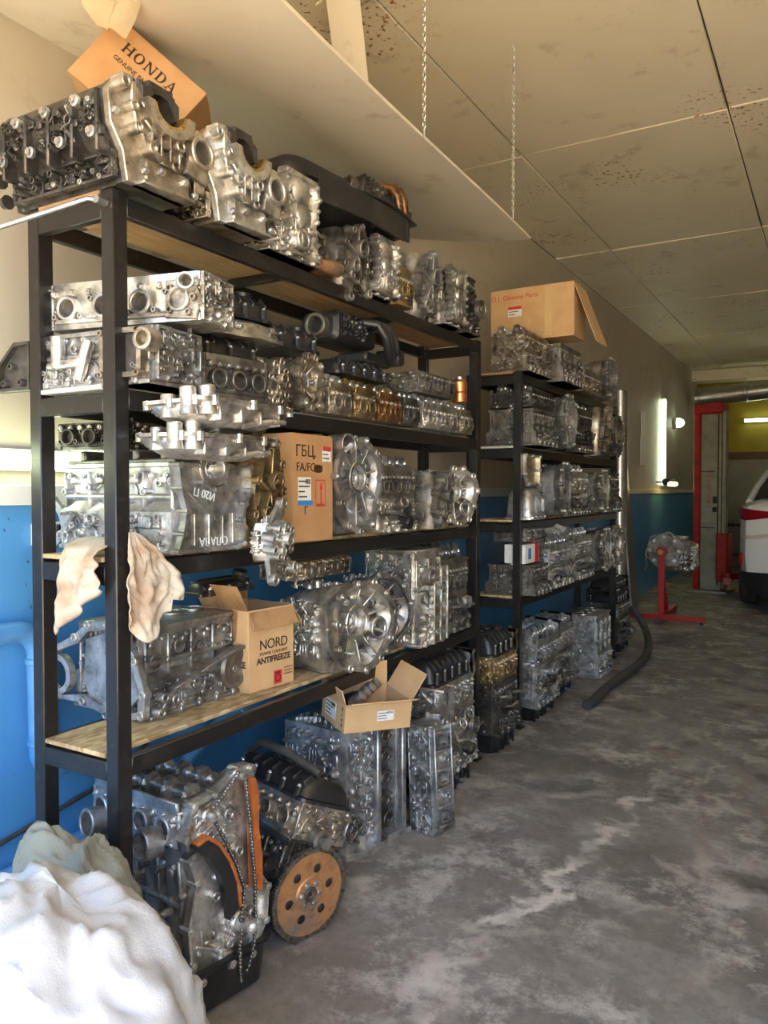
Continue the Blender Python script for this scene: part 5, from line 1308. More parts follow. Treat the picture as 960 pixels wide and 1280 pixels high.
chain_strip(it, Oc, [(.072, .53, 0), (.083, .36, 0), (.09, .20, 0), (.085, .10, 0)])
chain_strip(it, Oc, [(.05, .545, 0), (-.02, .485, 0), (-.05, .465, 0)])
chain_strip(it, Oc, [(-.045, .43, 0), (-.01, .36, 0), (.03, .27, 0), (.05, .20, 0), (.03, .11, 0)])
chain_strip(it, Oc, [(.032, .09, 0), (.022, .04, 0), (.018, -.04, 0), (.02, -.06, 0)])
chain_strip(it, Oc, [(.082, .09, 0), (.078, .04, 0), (.06, -.01, 0), (.04, -.04, 0)])
g = P(it, 'chain_guide', 'orange_guide', FE, None, None, 'upright rust-orange chain guide'); g.M = FE @ T(0, 0, .03)
g.prism([(.093, .18), (.122, .16), (.128, .26), (.122, .36), (.126, .46), (.118, .505), (.095, .51), (.098, .40), (.095, .28)], .03, 0, .004)
for y in (.22, .33, .45): g.cone((.11, y, .02), (.11, y, .036), .009, seg=10)
g = P(it, 'tensioner_arm', 'black_plastic', FE, None, None, 'black curved tensioner arm with orange back'); g.M = FE @ T(0, 0, .03)
arcp = [(-.105, .375), (-.07, .385), (-.03, .35), (.005, .29), (.028, .22), (.032, .15)]
g.loft([[(x-.0, y, 0), (x+.0, y, .028), (x-.034, y-.024, .028), (x-.034, y-.024, 0)] for x, y in arcp])
g2 = P(it, 'arm_lining', 'orange_guide', FE, g); g2.M = FE @ T(0, 0, .03); g2.bar([(x+.004, y+.003) for x, y in arcp], .010, .034)
it.done()

# engine with black cover and rusty flexplate
rng = random.Random(72)
it = Item('engine', 'engine lying tilted with dusty black cover and rusty flexplate on the floor', 'engine', (-1.775, 2.10, 0), (0, 0, math.radians(-17)))
K2 = T(0, 0, .04) @ RX(math.radians(-24))
Ol = K2 @ T(0, 0, 0)
add_block(it, Ol, .44, .27, .27, rng, 'alu_dark', 4, .42, False)
add_head(it, Ol @ T(0, 0, .268), .44, .24, .12, rng, 'alu_warm', 4, False, .024)
add_cover(it, Ol @ T(0, 0, .387), .45, .25, .085, rng, 'black_plastic', 4)
c = P(it, 'support_foot', 'iron_dark'); c.box((0, .09, .03), (.3, .10, .06), .01)
c = P(it, 'vent_hose', 'rubber'); c.tube([(-.2, .12, .50), (-.1, .10, .56), (.05, .12, .55), (.18, .16, .50)], .016, 10)
FP = Ol @ basis((.235, 0, .115), (0, 1, 0), (0, 0, 1), (1, 0, 0))
def flexplate(it, O, r, parent=None):
    m = P(it, 'flexplate', 'rusty_plate', O, parent)
    # disc made of sectors with real holes: ring bands
    N = 48; bands = []
    def band(r0, r1, z0, z1): m.loft([[(r0*math.cos(2*PI*i/N), r0*math.sin(2*PI*i/N), z0) for i in range(N)], [(r1*math.cos(2*PI*i/N), r1*math.sin(2*PI*i/N), z1) for i in range(N)]], False)
    def disc(z):
        band(r*.90, r*.72, z, z); band(r*.34, r*.06, z+.004, z+.004); band(r*.38, r*.34, z, z+.004)
    hole = 6
    for z in (.0, -.004):
        disc(z)
        n = N//hole
        for h_ in range(hole):
            a0 = 2*PI*h_/hole; a1 = 2*PI*(h_+1)/hole; ac = (a0+a1)/2; rc = r*.55; hr = r*.105
            # annular sector with a round hole: match the outer boundary to a circle
            bd = []
            for k in range(n): a = a0+(a1-a0)*k/n; bd.append((r*.72*math.cos(a), r*.72*math.sin(a)))
            for k in range(4): q = .72-(.72-.38)*k/4; bd.append((r*q*math.cos(a1), r*q*math.sin(a1)))
            for k in range(n): a = a1-(a1-a0)*k/n; bd.append((r*.38*math.cos(a), r*.38*math.sin(a)))
            for k in range(4): q = .38+(.72-.38)*k/4; bd.append((r*q*math.cos(a0), r*q*math.sin(a0)))
            cx, cy = rc*math.cos(ac), rc*math.sin(ac)
            inn = []
            for (x, y) in bd:
                t = math.atan2(y-cy, x-cx); inn.append((cx+hr*math.cos(t), cy+hr*math.sin(t)))
            m.loft([[(x, y, z) for x, y in bd], [(x, y, z) for x, y in inn]], False)
    band(r*.90, r*.90, .0, -.004)
    g = P(it, 'ring_gear', 'chain_steel', O, m)
    g.rim(circ(r, 96, f=None), r*.10, .014, -.008)
    for i in range(90):
        a = 2*PI*i/90; g.box((r*1.005*math.cos(a), r*1.005*math.sin(a), -.001), (.006, .004, .013), .001, Matrix.Rotation(a, 3, 'Z'))
    g = P(it, 'centre_boss', 'iron_dark', O, m); g.ring((0, 0, -.002), (0, 0, 1), r*.16, r*.09, .014, .012, 20)
    gb = P(it, 'bolt_heads', 'steel', O, m, 'stuff')
    for i in range(6): a = 2*PI*i/6+.3; bolt(gb, r*.24*math.cos(a), r*.24*math.sin(a), .006, .007, .007)
flexplate(it, FP @ T(0, 0, .03), .152)
c = P(it, 'rear_plate', 'alu_dull', FP); c.prism(circ(.125, 30, f=lambda a: 1+.05*math.sin(4*a)), .02, -.015)
c = P(it, 'starter_boss', 'alu_dull', FP); c.lathe((-.02, .17, .0), (0, 0, 1), [(.035, -.05), (.035, .03), (.022, .034), (.022, .06)], 14)
it.done()

# upright blue-grey block with an open side, narrow castings and a head on end
rng = random.Random(73)
it = Item('engine_block', 'blue-grey engine block standing on end under the small open carton', 'engine block', (-1.84, 2.78, 0), (0, 0, S-.12))
m = P(it, 'block_casting', 'alu_blue'); b = P(it, 'bolt_heads', 'steel', I4, m, 'stuff'); dk = P(it, 'casting_hollows', 'shade_and_soot', I4, m, 'stuff'); w, d, h = .40, .36, .52
n = 10
m.loft([[(x*w/2, y*d/2, z) for x, y in ((-1, .9), (-.98, -.7), (-.9, -.92), (-.72, -1), (-.5, -.93), (-.38, -1), (-.15, -.94), (.0, -1), (.02, -.82), (.1, -.78), (.62, -.80), (.66, -1), (.9, -1), (1, -.9), (1, .9))] for z in (.02, h*.4, h*.7, h)])
m.prism([(-.20, -.18), (-.13, -.215), (.02, -.22), (.06, -.20), (.19, -.225), (.215, -.17), (.2, .16), (-.2, .16)], .024, 0, .003)
dress(m, b, basis((-w*.27, -d*.495, h*.53), (1, 0, 0), (0, 0, 1), (0, -1, 0)), w*.44, h*.88, rng, 3, 7, .016, False, .9, dk)
dress(m, b, F_left(w, d, .03, h), d*.9, h*.9, rng, 5, 7, .018, False, .9, dk)
dress(m, b, basis((0, 0, h), (1, 0, 0), (0, 1, 0), (0, 0, 1)), w*.9, d*.8, rng, 4, 3, .016, False)
m.M = m.base; m.box((-.015, -.185, h*.5), (.028, .05, h*.97), .005); m.box((.155, -.19, h*.5), (.03, .05, h*.97), .005)
c = P(it, 'crank_shade_sheet', 'shade_and_soot', I4, m); c.box((.07, -.142, h*.5), (.13, .01, h*.86), .003)  # dark sheet painted in for the shade of the open crankcase
for k in range(5):
    c = P(it, 'main_web', 'alu_dark', I4, m); z = h*(.14+.18*k); c.loft([[(.07+x*.065, -.147-q, z+y*.035) for x, y in circ(1, 14)] for q in (0, .02)]); c.ring((.07, -.16, z), (0, -1, 0), .03, .018, .018, .012, 12)
    for s in (-1, 1): bolt(at(b, basis((.07+s*.052, -.17, z), (1, 0, 0), (0, 0, 1), (0, -1, 0))), 0, 0, 0, .006, .008)
c = P(it, 'crank_seal', 'alu_dark', I4, m); c.ring((.075, -.16, .085), (0, -1, 0), .035, .022, .03, .02, 16)
c = P(it, 'stud', 'steel', I4, m); c.cone((.0, -.185, h-.002), (.0, -.185, h+.075), .0095, seg=12)
it.done()
rng = random.Random(74)
it = Item('cylinder_head_casting', 'narrow greyish casting with square pockets standing on end before the upright block', 'cylinder head', (-1.53, 3.02, 0), (math.radians(-3), 0, S-.22))
w, d, h = .125, .13, .47
m = P(it, 'casting', 'alu_grey'); b = P(it, 'bolt_heads', 'steel', I4, m, 'stuff')
m.loft([[(x, y, z) for x, y in rrect(w*k, d*q, .012, 3)] for z, k, q in ((0, .9, 1.0), (.02, 1, 1.05), (.10, .98, 1.0), (h-.02, 1.0, 1), (h, .96, .95))])
at(m, F_front(w, d, 0, h)); at(b, F_front(w, d, 0, h))
for s in (-1, 1): m.box((s*(w/2-.006), 0, .008), (.012, h*.98, .026), .003)
for k in range(6):
    y = -h*.5+.03+k*.082
    m.box((0, y, .006), (w*.95, .010, .022), .003)
    if k % 2: m.ring((.02, y+.04, -.003), (0, 0, 1), .018, .010, .022, .02, 12); bolt(b, -.03, y+.04, .006, .008, .008)
    else: m.rim(rrect(w*.5, .045, .01, 3, 0, y+.04), .008, .02)
dress(m, b, F_left(w, d, 0, h), d, h, rng, 2, 6, .012, True)
dress(m, b, F_right(w, d, 0, h), d, h, rng, 2, 6, .012, True)
it.done()
it = Item('side_cover', 'pale scalloped aluminium cover standing behind the narrow pocketed casting', 'engine cover', (-1.58, 3.165, 0), (0, 0, S+.25))
m = P(it, 'cover_casting', 'alu_blue'); b = P(it, 'bolt_heads', 'steel', I4, m, 'stuff')
for k in range(5):
    z = .005+k*.098; m.loft([[(x, y, z) for x, y in rrect(.15, .07, .015, 3)], [(x, y, z+.07) for x, y in rrect(.165, .085, .02, 3)], [(x, y, z+.092) for x, y in rrect(.16, .09, .02, 3)], [(x, y, z+.098) for x, y in rrect(.14, .06, .015, 3)]])
m.box((0, .03, .25), (.17, .02, .49), .004)
for k in range(10): bolt(at(b, basis((-.078, -.02, .03+.05*k), (0, -1, 0), (0, 0, 1), (-1, 0, 0))), 0, 0, 0, .006, .008)
it.done()
# small open carton on the upright block
it = carton('cardboard_box', 'small open carton of metal parts tilted on the upright block', (-1.665, 2.675, .548), (math.radians(5), math.radians(3), S-.55), .30, .22, .115, 'cardboard_light', {'back': (1.75, .10), 'right': (2.1, .12), 'front': (2.75, .05), 'left': (1.9, .06)})
W, D, H = .30, .22, .115
sticker(it, on_left(W, D, H, .025, .06), .10, .07, 'paper', 4)
sticker(it, on_front(W, D, H, .03, .06), .075, .04, 'paper', 3)
o = it.done()
for k, ch in enumerate('К140'): text_mb(ch, .022, on_left(W, D, H, -.085, .092-.022*k) @ RZ(-.25), 'ink_black', 'marker_letter', o)
BX = o
it = Item('cast_bracket', 'small grey cast bracket lying in the small open carton', 'bracket', (-1.665, 2.70, .572), (math.radians(-25), math.radians(10), S))
m = P(it, 'casting', 'alu_grey'); b = P(it, 'bolt_heads', 'steel', I4, m, 'stuff'); m.tube([(-.09, 0, .05), (-.03, .0, .07), (.04, .0, .10), (.09, 0, .115)], .027, 12)
for k in range(4): m.lathe((-.07+.05*k, -.01, .06+.017*k), (0, -1, .3), [(.024, 0), (.022, .03), (.012, .034)], 10)
c = P(it, 'clamp', 'black_plastic'); c.box((-.05, .03, .075), (.05, .07, .05), .006); it.done()
m2 = MB(); m2.M = T(-1.80, 2.50, .0) @ RZ(S-.25) @ RX(PI/2-.2); m2.prism([(-.05, 0), (.055, .0), (.06, .17), (.02, .23), (-.06, .20)], .006, 0)
tag(m2.build('cardboard_sheet', 'cardboard'), 'torn cardboard sheet leaning beside the upright block', 'cardboard')

full_engine('engine', 'complete engine with glossy black cover and square exhaust flange on the floor', (-1.76, 3.45, .0), (0, 0, S), .44, .42, .68, 75, 'alu_bright', 'alu_bright', 'black_plastic', 'black_pan', port='rect')
full_engine('engine', 'oily dark engine with rounded black cover between the complete engine and second rack', (-1.77, 4.17, .0), (0, 0, S), .34, .40, .68, 76, 'alu_dark', 'alu_gold', 'black_plastic', 'black_pan', port=None, belt=False)
# ------------------------------------------------------------------ floor under and beyond the second rack
full_engine('engine', 'silver engine with round water port leaning on a black pan under the second rack', (-1.80, 4.93, .0), (math.radians(4), 0, S), .46, .40, .62, 77, 'alu_blue', 'alu_blue', None, 'black_pan', port=None, belt=True)
full_engine('engine', 'narrow dark engine behind the silver engine under the second rack', (-1.84, 5.50, .0), (0, 0, S), .40, .40, .58, 78, 'alu_dull', 'alu_grey', None, 'black_pan', port=None)
simple_block('engine_block', 'upright ribbed aluminium block beside the red engine stand, near the hose', (-1.76, 6.30, .0), (0, 0, S), .42, .30, .50, 79, 'alu_blue', 3, deck=True)
full_engine('engine', 'dim engine with black cover on the floor between the rack end and red stand', (-1.85, 7.32, .0), (0, 0, S), .40, .44, .56, 80, 'alu_dark', 'alu_dull', 'black_plastic', 'black_pan', port=None)
m = MB(); pts = []
K = [(-1.45, 5.18, .035), (-1.44, 5.35, .037), (-1.45, 5.75, .04), (-1.42, 6.3, .04), (-1.42, 6.9, .05), (-1.50, 7.42, .09), (-1.60, 7.66, .20), (-1.74, 7.74, .38)]
for i in range(len(K)-1):
    p0, p1, p2, p3 = (Vector(K[max(i-1, 0)]), Vector(K[i]), Vector(K[i+1]), Vector(K[min(i+2, len(K)-1)]))
    for q in range(6):
        t = q/6; pts.append(.5*((2*p1)+(p2-p0)*t+(2*p0-5*p1+4*p2-p3)*t*t+(3*p1-p0-3*p2+p3)*t**3))
m.tube(pts, .034, 12)
tag(m.build('rubber_hose', 'rubber'), 'thick grey rubber hose snaking along the floor past the rack', 'hose')

# ================================================================== second rack
def row(z, items):
    for a in items: a(z+.015)
Xc = -1.79
# top
zt2 = 2.23+.015
full_engine('engine', 'pale ribbed engine half with three black stubs in front of the large open carton', (-1.80, 4.811, zt2), S, .44, .34, .30, 81, 'alu_warm', 'alu_warm', None, None, port=None, belt=False)
it = carton('cardboard_box', 'large open cardboard carton lying on the engines of the second rack', (-1.84, 5.272, 2.545), (0, 0, .0), .60, .28, .36, 'cardboard_light', {'right': (4.35, .44), 'left': (-.35, .16), 'back': (.1, .12), 'front': (.04, .12)})
W, D, H = .60, .28, .36
sticker(it, on_front(W, D, H, -.12, .205), .10, .07, 'paper', 3); a = it.part('sticker_band', 'ink_red'); a.M = on_front(W, D, H, -.12, .23) @ T(0, 0, .001); a.box((0, 0, .0006), (.10, .02, .001), .0002)
a = it.part('packing_tape', 'tape'); a.box((.12, -D/2-.001, H*.5), (.05, .001, H*.9), .0003)
a = it.part('dark_stripe', 'cardboard_stained'); a.box((.03, 0, H+.012), (.05, D*.9, .001), .0003)
o = it.done()
text_mb('Genuine Parts', .045, on_front(W, D, H, -.08, .305), 'ink_red', 'printed_line', o)
text_mb('O |', .045, on_front(W, D, H, -.265, .305), 'ink_red', 'printed_line', o)
simple_block('engine_block', 'grimy block between the pale ribbed engine and the carton flap, second rack top', (Xc, 5.398, zt2), S, .48, .34, .262, 82, 'alu_dull', 4)
simple_head('cylinder_head_casting', 'oily cylinder head under the hanging carton flap', (Xc, 5.942, zt2), S, .44, .32, .23, 83, 'alu_warm', 4, True)
gearbox('gearbox', 'small gearbox with thin stub at the far end of the second rack top', (Xc, 6.508, zt2), S, .165, .06, .32, 84, 'alu_grey', (0, .1), None, 'gearbox', 1.05)
# second level
zz = 1.766+.015
simple_block('engine_block', 'flat dusky block with square pads on the second rack, beside the brown box scrap', (Xc, 4.832, zz), S, .42, .34, .235, 85, 'alu_dull', 4)
simple_head('cylinder_head_casting', 'dark cylinder head stacked on the flat dusky block', (Xc, 4.832, zz+.244), S, .42, .28, .15, 86, 'alu_dark', 4, True)
gearbox('gearbox', 'grey round-flanged gearbox on the second level of the second rack', (Xc, 5.304, zz), S, .165, .06, .34, 87, 'alu_grey', (.1, .1), None, 'gearbox', 1.15)
full_engine('engine', 'dark cluttered engine with a white cap on the second rack, second level', (Xc, 5.817, zz), S, .44, .36, .395, 88, 'alu_dark', 'alu_dark', None, None, port=None)
ribbed_case('gear_case', 'brownish gear case at the far end of the second rack, second level', (Xc, 6.319, zz), S, .30, .36, .395, 89, 'alu_warm', lugs=False)
gearbox('gearbox', 'dim gearbox beside the far post of the second rack, second level', (Xc, 6.696, zz), S, .15, .06, .34, 90, 'alu_dull', (0, .1), None, 'gearbox', 1.15)
# third level
zz = 1.30+.015
it = Item('oil_pan', 'pale open oil pan frame standing upright on the grey sump, second rack', 'oil pan', (-1.70, 4.748, zz+.215), S)
a = it.part('pan_frame', 'alu_bright'); a.M = basis((0, -.0, .10), (1, 0, 0), (0, 0, 1), (0, -1, 0)); out = [(-.14, -.03), (-.09, -.10), (.14, -.10), (.14, .10), (-.14, .10)]
a.rim(out, .022, .02)
for p in out+[(0, .1), (.14, 0), (.03, -.1)]: a.ring((p[0]*.93, p[1]*.9, 0), (0, 0, 1), .013, .006, .026, .02, 10)
b = it.part('pan_bowl', 'alu_gold'); b.M = a.M; b.loft([[(x*k, y*k, z) for x, y in out] for z, k in ((.002, .92), (-.06, .86), (-.08, .7))]); 
c = it.part('baffle_bar', 'alu_bright'); c.M = a.M; c.box((0, .0, .004), (.24, .014, .012), .003); it.done()
it = Item('oil_pan', 'grey rounded sump standing on the bare wood edge of the second rack', 'oil pan', (-1.74, 4.748, zz), S)
m = P(it, 'sump_casting', 'alu_blue'); b = P(it, 'bolt_heads', 'steel', I4, m, 'stuff')
m.loft([[(x, y, z) for x, y in rrect(.26*k, .20*q, .04, 4)] for z, k, q in ((0, 1.06, 1.05), (.014, 1.06, 1.05), (.018, .92, .9), (.16, .84, .8), (.19, .7, .6), (.203, .5, .4))])
m.M = m.base @ basis((0, -.09, .09), (1, 0, 0), (0, 0, 1), (0, -1, 0)); m.rim(rrect(.14, .12, .02, 3), .012, .02); m.M = m.base
for k in range(4): bolt(b, -.12+.08*k, -.095, .014, .007, .008)
it.done()
gearbox('gearbox', 'gearbox with bright ring bearing between two posts of the second rack', (Xc, 5.188, zz), (0, 0, S+.1), .155, .06, .36, 91, 'alu_grey', (-.1, .2), (.4, -.4), 'gearbox', 1.2)
full_engine('engine', 'cluttered silver engine on the third level of the second rack', (Xc, 5.691, zz), S, .46, .38, .38, 92, 'alu_dull', 'alu_bright', None, None, port=None)
gearbox('gearbox', 'bright gearbox with a pale gasket on the third level near the far post', (Xc, 6.215, zz), S, .15, .06, .36, 93, 'alu_bright', (0, .1), (.45, -.4), 'gearbox', 1.15)
simple_block('engine_block', 'dark block with one round port beside the far post of the second rack', (Xc, 6.654, zz), S, .34, .34, .33, 94, 'alu_dark', 3)
# bottom level
zz = .82+.015
simple_block('engine_block', 'grimy block under the red and white carton on the second rack', (Xc, 4.769, zz), S, .30, .34, .19, 95, 'alu_dull', 3)
it = Item('small_carton', 'red and white small carton on the grimy block of the second rack', 'box', (-1.75, 4.728, zz+.202), S)
a = it.part('carton_body', 'paper'); a.box((0, 0, .06), (.26, .14, .12), .003)
b = it.part('red_band', 'ink_red', a); b.box((.085, -.0705, .06), (.07, .002, .119), .0005)
b = it.part('red_band', 'ink_red', a); b.box((.085, 0, .1205), (.07, .139, .002), .0005)
b = it.part('print_panel', 'ink_blue', a); b.box((-.05, -.0708, .06), (.05, .001, .07), .0003); it.done()
simple_head('cylinder_head_casting', 'grey cylinder head lying over the red and white carton', (Xc, 4.790, zz+.34), S, .32, .22, .085, 96, 'alu_dull', 3, False)
full_engine('engine', 'silver ribbed engine under the grey plastic bag on the second rack', (Xc, 5.272, zz), S, .46, .38, .34, 97, 'alu_bright', 'alu_grey', None, None, port=None)
it = Item('plastic_bag', 'crumpled clear plastic bag over the silver ribbed engine', 'plastic bag', (-1.80, 5.251, zz+.345), (0, 0, S))
a = it.part('film', 'film_clear')
def bagp(u, v):
    x = -.24+.48*u; y = -.17+.34*v; q = mnoise.noise(Vector((x*9, y*9, 3.1)))
    return (x, y, .03+.075*math.sin(PI*u)*math.sin(PI*min(1, v*1.1))+.03*q)
a.grid(28, 22, bagp); it.done()
full_engine('engine', 'bright cluttered engine on the bottom level beyond the plastic bag', (Xc, 5.817, zz), S, .44, .38, .38, 98, 'alu_grey', 'alu_bright', None, None, port=None)
gearbox('gearbox', 'bright gearbox on the bottom level at the far end of the second rack', (Xc, 6.298, zz), S, .155, .06, .36, 99, 'alu_bright', (0, .1), None, 'gearbox', 1.15)
gearbox('gearbox', 'second bright gearbox on the bottom level against the far post', (Xc, 6.686, zz), (0, 0, S-.2), .15, .06, .34, 100, 'alu_bright', (.1, .1), None, 'gearbox', 1.2)

# ================================================================== cloths and sacks
def cloth(name, mat, fn, nu, nv, label, cat, t=.004):
    m = MB(); m.grid(nu, nv, fn); o = m.build(name, mat, sharp=180)
    s = o.modifiers.new('thickness', 'SOLIDIFY'); s.thickness = t; s.offset = 0
    return tag(o, label, cat)
def rag_b(u, v):      # hangs from the post by a knot, spreading downwards
    ln = .30*(1-.22*abs(u-.45)*2-.12*(u > .75))
    wd = .02+.17*min(1, (v*1.5)**.8)
    f = math.sin(u*14+v*2.5)*.5+math.sin(u*25-v*4)*.3+1.4*mnoise.noise(Vector((u*5, v*6, 1)))+.7*mnoise.noise(Vector((u*11, v*13, 4)))
    return Vector((-1.672+.02*v+.014*f*min(1, v*3), 1.462+(u-.10)*wd*1.05, 1.385-ln*v*(1+.12*math.sin(u*7))))
cloth('rag', 'rag', rag_b, 44, 36, 'stained cream rag hung from the corner post, tapering to a point', 'rag')
def rag_a(u, v):      # draped over the side rail, flopping towards the camera
    x = -1.90+.165*u; ln = .25*(1-.55*u)
    f = math.sin(u*11+v*3)*.010+math.sin(u*23)*.004+.02*mnoise.noise(Vector((u*5, v*7, 9)))
    if v < .25: return Vector((x, 1.60-.185*(v/.25), 1.335+.028*math.sin(v/.25*PI)))
    q = (v-.25)/.75
    return Vector((x-.03*q*(1-u), 1.415-.015*math.sin(q*PI)+f, 1.335-ln*q))
cloth('rag', 'rag', rag_a, 30, 36, 'cream rag with thin red stripes thrown over the side rail of the first rack', 'rag')
def lump(name, mat, label, c, r, seed, amp=.10, crease=.03, sq=.75, flat=.0):
    m = MB(); nu, nv = 72, 44; c = Vector(c); rng = random.Random(seed); off = Vector((seed*3.1, seed*1.7, 0))
    vs = []; fs = []
    for j in range(nv+1):
        th = PI*.5*j/nv*1.0
        for i in range(nu):
            a = 2*PI*i/nu
            rad = math.sin(th)**sq if th > 0 else 0; hz = math.cos(th)**.8
            p = Vector((math.cos(a)*rad, math.sin(a)*rad, max(hz, 0)))
            wv = p*1.5+off; wv = wv+Vector((mnoise.noise(wv*1.3), mnoise.noise(wv*1.3+Vector((7, 0, 0))), mnoise.noise(wv*1.3+Vector((0, 9, 0)))))*.6
            n1 = mnoise.noise(p*1.3+off); rd = 1-abs(mnoise.noise(wv*1.2))*2; r2 = 1-abs(mnoise.noise(wv*2.6))*2; r3 = 1-abs(mnoise.noise(wv*6))*2
            k = 1+amp*2*n1+.075*rd+.035*r2+.010*r3-.08
            vs.append(c+Vector((p.x*r[0]*k, p.y*r[1]*k, max(p.z*r[2]*k, 0) if j < nv else 0)))
    for j in range(nv):
        for i in range(nu):
            a, b = j*nu+i, j*nu+(i+1) % nu; fs.append((a, b, b+nu, a+nu))
    m.add(vs, fs)
    o = m.build(name, mat, sharp=180); return tag(o, label, 'sack')
lump('woven_sack', 'sack_white', 'white woven plastic sack slumped in front of the first rack', (-1.42, 1.04, .001), (.43, .27, .63), 5, .05, .012, .72)
lump('burlap_sack', 'sack_grey', 'grey-green sack with frayed edge behind the white sack', (-1.72, 1.305, .001), (.30, .11, .57), 9, .05, .015, .6)

# ================================================================== beyond the racks
it = Item('steel_pipe', 'tall galvanised pipe standing upright by the wall past the second rack', 'pipe', (-2.12, 8.84, 0))
a = it.part('pipe', 'galvanised'); a.ring((0, 0, 0), (0, 0, 1), .085, .075, 2.62, .3, 20)
a = it.part('seam_band', 'galvanised'); a.ring((0, 0, 1.5), (0, 0, 1), .089, .08, .05, .049, 20); it.done()
m = MB(); m.M = T(-2.17, 9.9, 0) @ RY(math.radians(-5)) @ RZ(.1); m.box((0, 0, 1.06), (.03, .62, 2.12), .006)
tag(m.build('metal_sheet', 'galvanised'), 'tall shiny metal sheet leaning on the blue wall next to the upright pipe', 'metal sheet')
# red engine stand with an engine on it
it = Item('engine_stand', 'red engine stand with T-shaped base near the hose end', 'stand', (-1.72, 9.15, 0), (0, 0, 0))
a = it.part('base_bar', 'red_paint'); a.box((.02, 0, .055), (.92, .07, .06), .005)
a = it.part('base_leg', 'red_paint'); a.box((0, .45, .055), (.07, .85, .06), .005)
a = it.part('post', 'red_paint'); a.box((0, .05, .46), (.07, .07, .76), .005)
a = it.part('brace', 'red_paint'); a.M = T(0, .21, .28) @ RX(.6); a.box((0, 0, 0), (.05, .05, .52), .004)
a = it.part('pivot_head', 'red_paint'); a.lathe((0, -.03, .80), (0, 1, 0), [(.05, 0), (.055, .01), (.055, .16), (.05, .17)], 16)
a = it.part('lock_pin', 'gold_cap'); a.cone((0, -.06, .80), (0, -.03, .80), .03, seg=10)
for x, y in ((-.40, 0), (.44, 0), (0, .84)):
    a = it.part('caster', 'rubber'); a.lathe((x-.02, y, .03), (1, 0, 0), [(.02, 0), (.03, .004), (.03, .036), (.02, .04)], 14)
it.done()
it = Item('gearbox', 'engine casting bolted on the red engine stand', 'gearbox', (-1.72, 9.62, .80), (0, 0, 0)); rng = random.Random(110)
m = P(it, 'mount_plate', 'alu_dull'); m.M = basis((0, -.27, 0), (1, 0, 0), (0, 0, 1), (0, -1, 0)); m.prism(circ(.19, 30, f=lambda a: 1+.06*math.sin(5*a)), .02, 0, .004)
b = P(it, 'bolt_heads', 'steel', I4, m, 'stuff'); b.M = m.M
for k in range(8): bolt(b, .16*math.cos(k*.785), .16*math.sin(k*.785), .02, .014, .02)
m.rim(circ(.21, 30, f=lambda a: 1+.08*math.sin(6*a)), .02, .03, -.03)
m = P(it, 'casting', 'alu_bright'); b2 = P(it, 'bolt_heads', 'steel', I4, m, 'stuff'); dk = P(it, 'casting_hollows', 'shade_and_soot', I4, m, 'stuff'); m.loft([[(x+sx, y, z+sz) for x, z in rrect(.34*k, .36*k, .08, 5)] for y, k, sx, sz in ((-.25, .9, 0, 0), (-.1, 1.0, .03, -.03), (.12, 1.05, .12, -.09), (.25, .8, .16, -.12))])
dress(m, b2, basis((.265, .06, -.08), (0, 1, 0), (0, 0, 1), (1, 0, 0)), .42, .30, rng, 5, 4, .03, False, .9, dk)
dress(m, b2, basis((.16, -.215, -.10), (1, 0, 0), (0, 0, 1), (0, -1, 0)), .22, .26, rng, 4, 4, .05, False, .9, dk)
dress(m, b2, basis((.06, .0, .13), (1, 0, 0), (0, 1, 0), (0, 0, 1)), .3, .36, rng, 4, 4, .02, False)
m.M = m.base; m.tube([(-.15, -.2, .1), (-.22, -.22, -.05), (-.2, -.24, -.2), (-.26, -.22, -.26)], .012, 8)
it.done()
full_engine('engine', 'dark engine on the floor in the shade of the blue wall behind the red stand', (-2.02, 7.95, 0), (0, 0, S), .5, .45, .62, 111, 'alu_dark', 'alu_dark', 'black_plastic', 'black_pan', port=None)
# two-post lift column
it = Item('car_lift', 'red and grey lift column standing beside the white car', 'car lift', (-1.60, 12.3, 0), (0, 0, math.radians(-8)))
a = it.part('base_plate', 'lift_grey'); a.box((0, 0, .015), (.55, .5, .03), .004)
a = it.part('column', 'lift_grey'); a.box((.02, .02, 1.38), (.30, .26, 2.70), .01)
a = it.part('red_side', 'red_paint'); a.box((-.175, .0, 1.38), (.09, .32, 2.72), .01)
a = it.part('top_cap', 'red_paint'); a.box((-.02, 0, 2.70), (.42, .34, .16), .02)
a = it.part('slot_shade_strip', 'dark_door'); a.box((.115, -.112, 1.36), (.02, .006, 2.5), .001)  # flat dark strips on the column paint the shade of open slots
a = it.part('slot_shade_strip', 'dark_door'); a.box((.165, -.112, 1.36), (.012, .006, 2.5), .001)
a = it.part('guide_rail', 'lift_grey'); a.box((.20, -.06, 1.36), (.05, .14, 2.6), .006)
for z in (.95, 1.78): a = it.part('panel_seam', 'dark_door'); a.box((-.03, -.112, z), (.2, .005, .012), .001)
a = it.part('switch_box', 'car_black'); a.box((.075, -.125, 1.36), (.05, .03, .10), .004)
a = it.part('switch_box', 'car_black'); a.box((.075, -.125, 1.22), (.05, .03, .07), .004)
c = it.part('carriage', 'red_paint'); c.box((.20, -.06, .52), (.16, .30, .70), .02)
for s in (-1, 1):
    c = it.part('lift_arm', 'red_paint'); c.M = T(.24, -.08+.1*s, .24) @ RZ(s*1.25); c.box((.24, 0, 0), (.58, .11, .10), .008); c.lathe((.48, 0, .05), (0, 0, 1), [(.06, 0), (.06, .03), (.05, .05)], 16)
o = it.done()
text_mb('АВТОЛИФТ', .075, basis((-.02, -.1135, 1.52), (0, 0, -1), (1, 0, 0), (0, -1, 0)), 'ink_red', 'painted_word', o, 1.5)
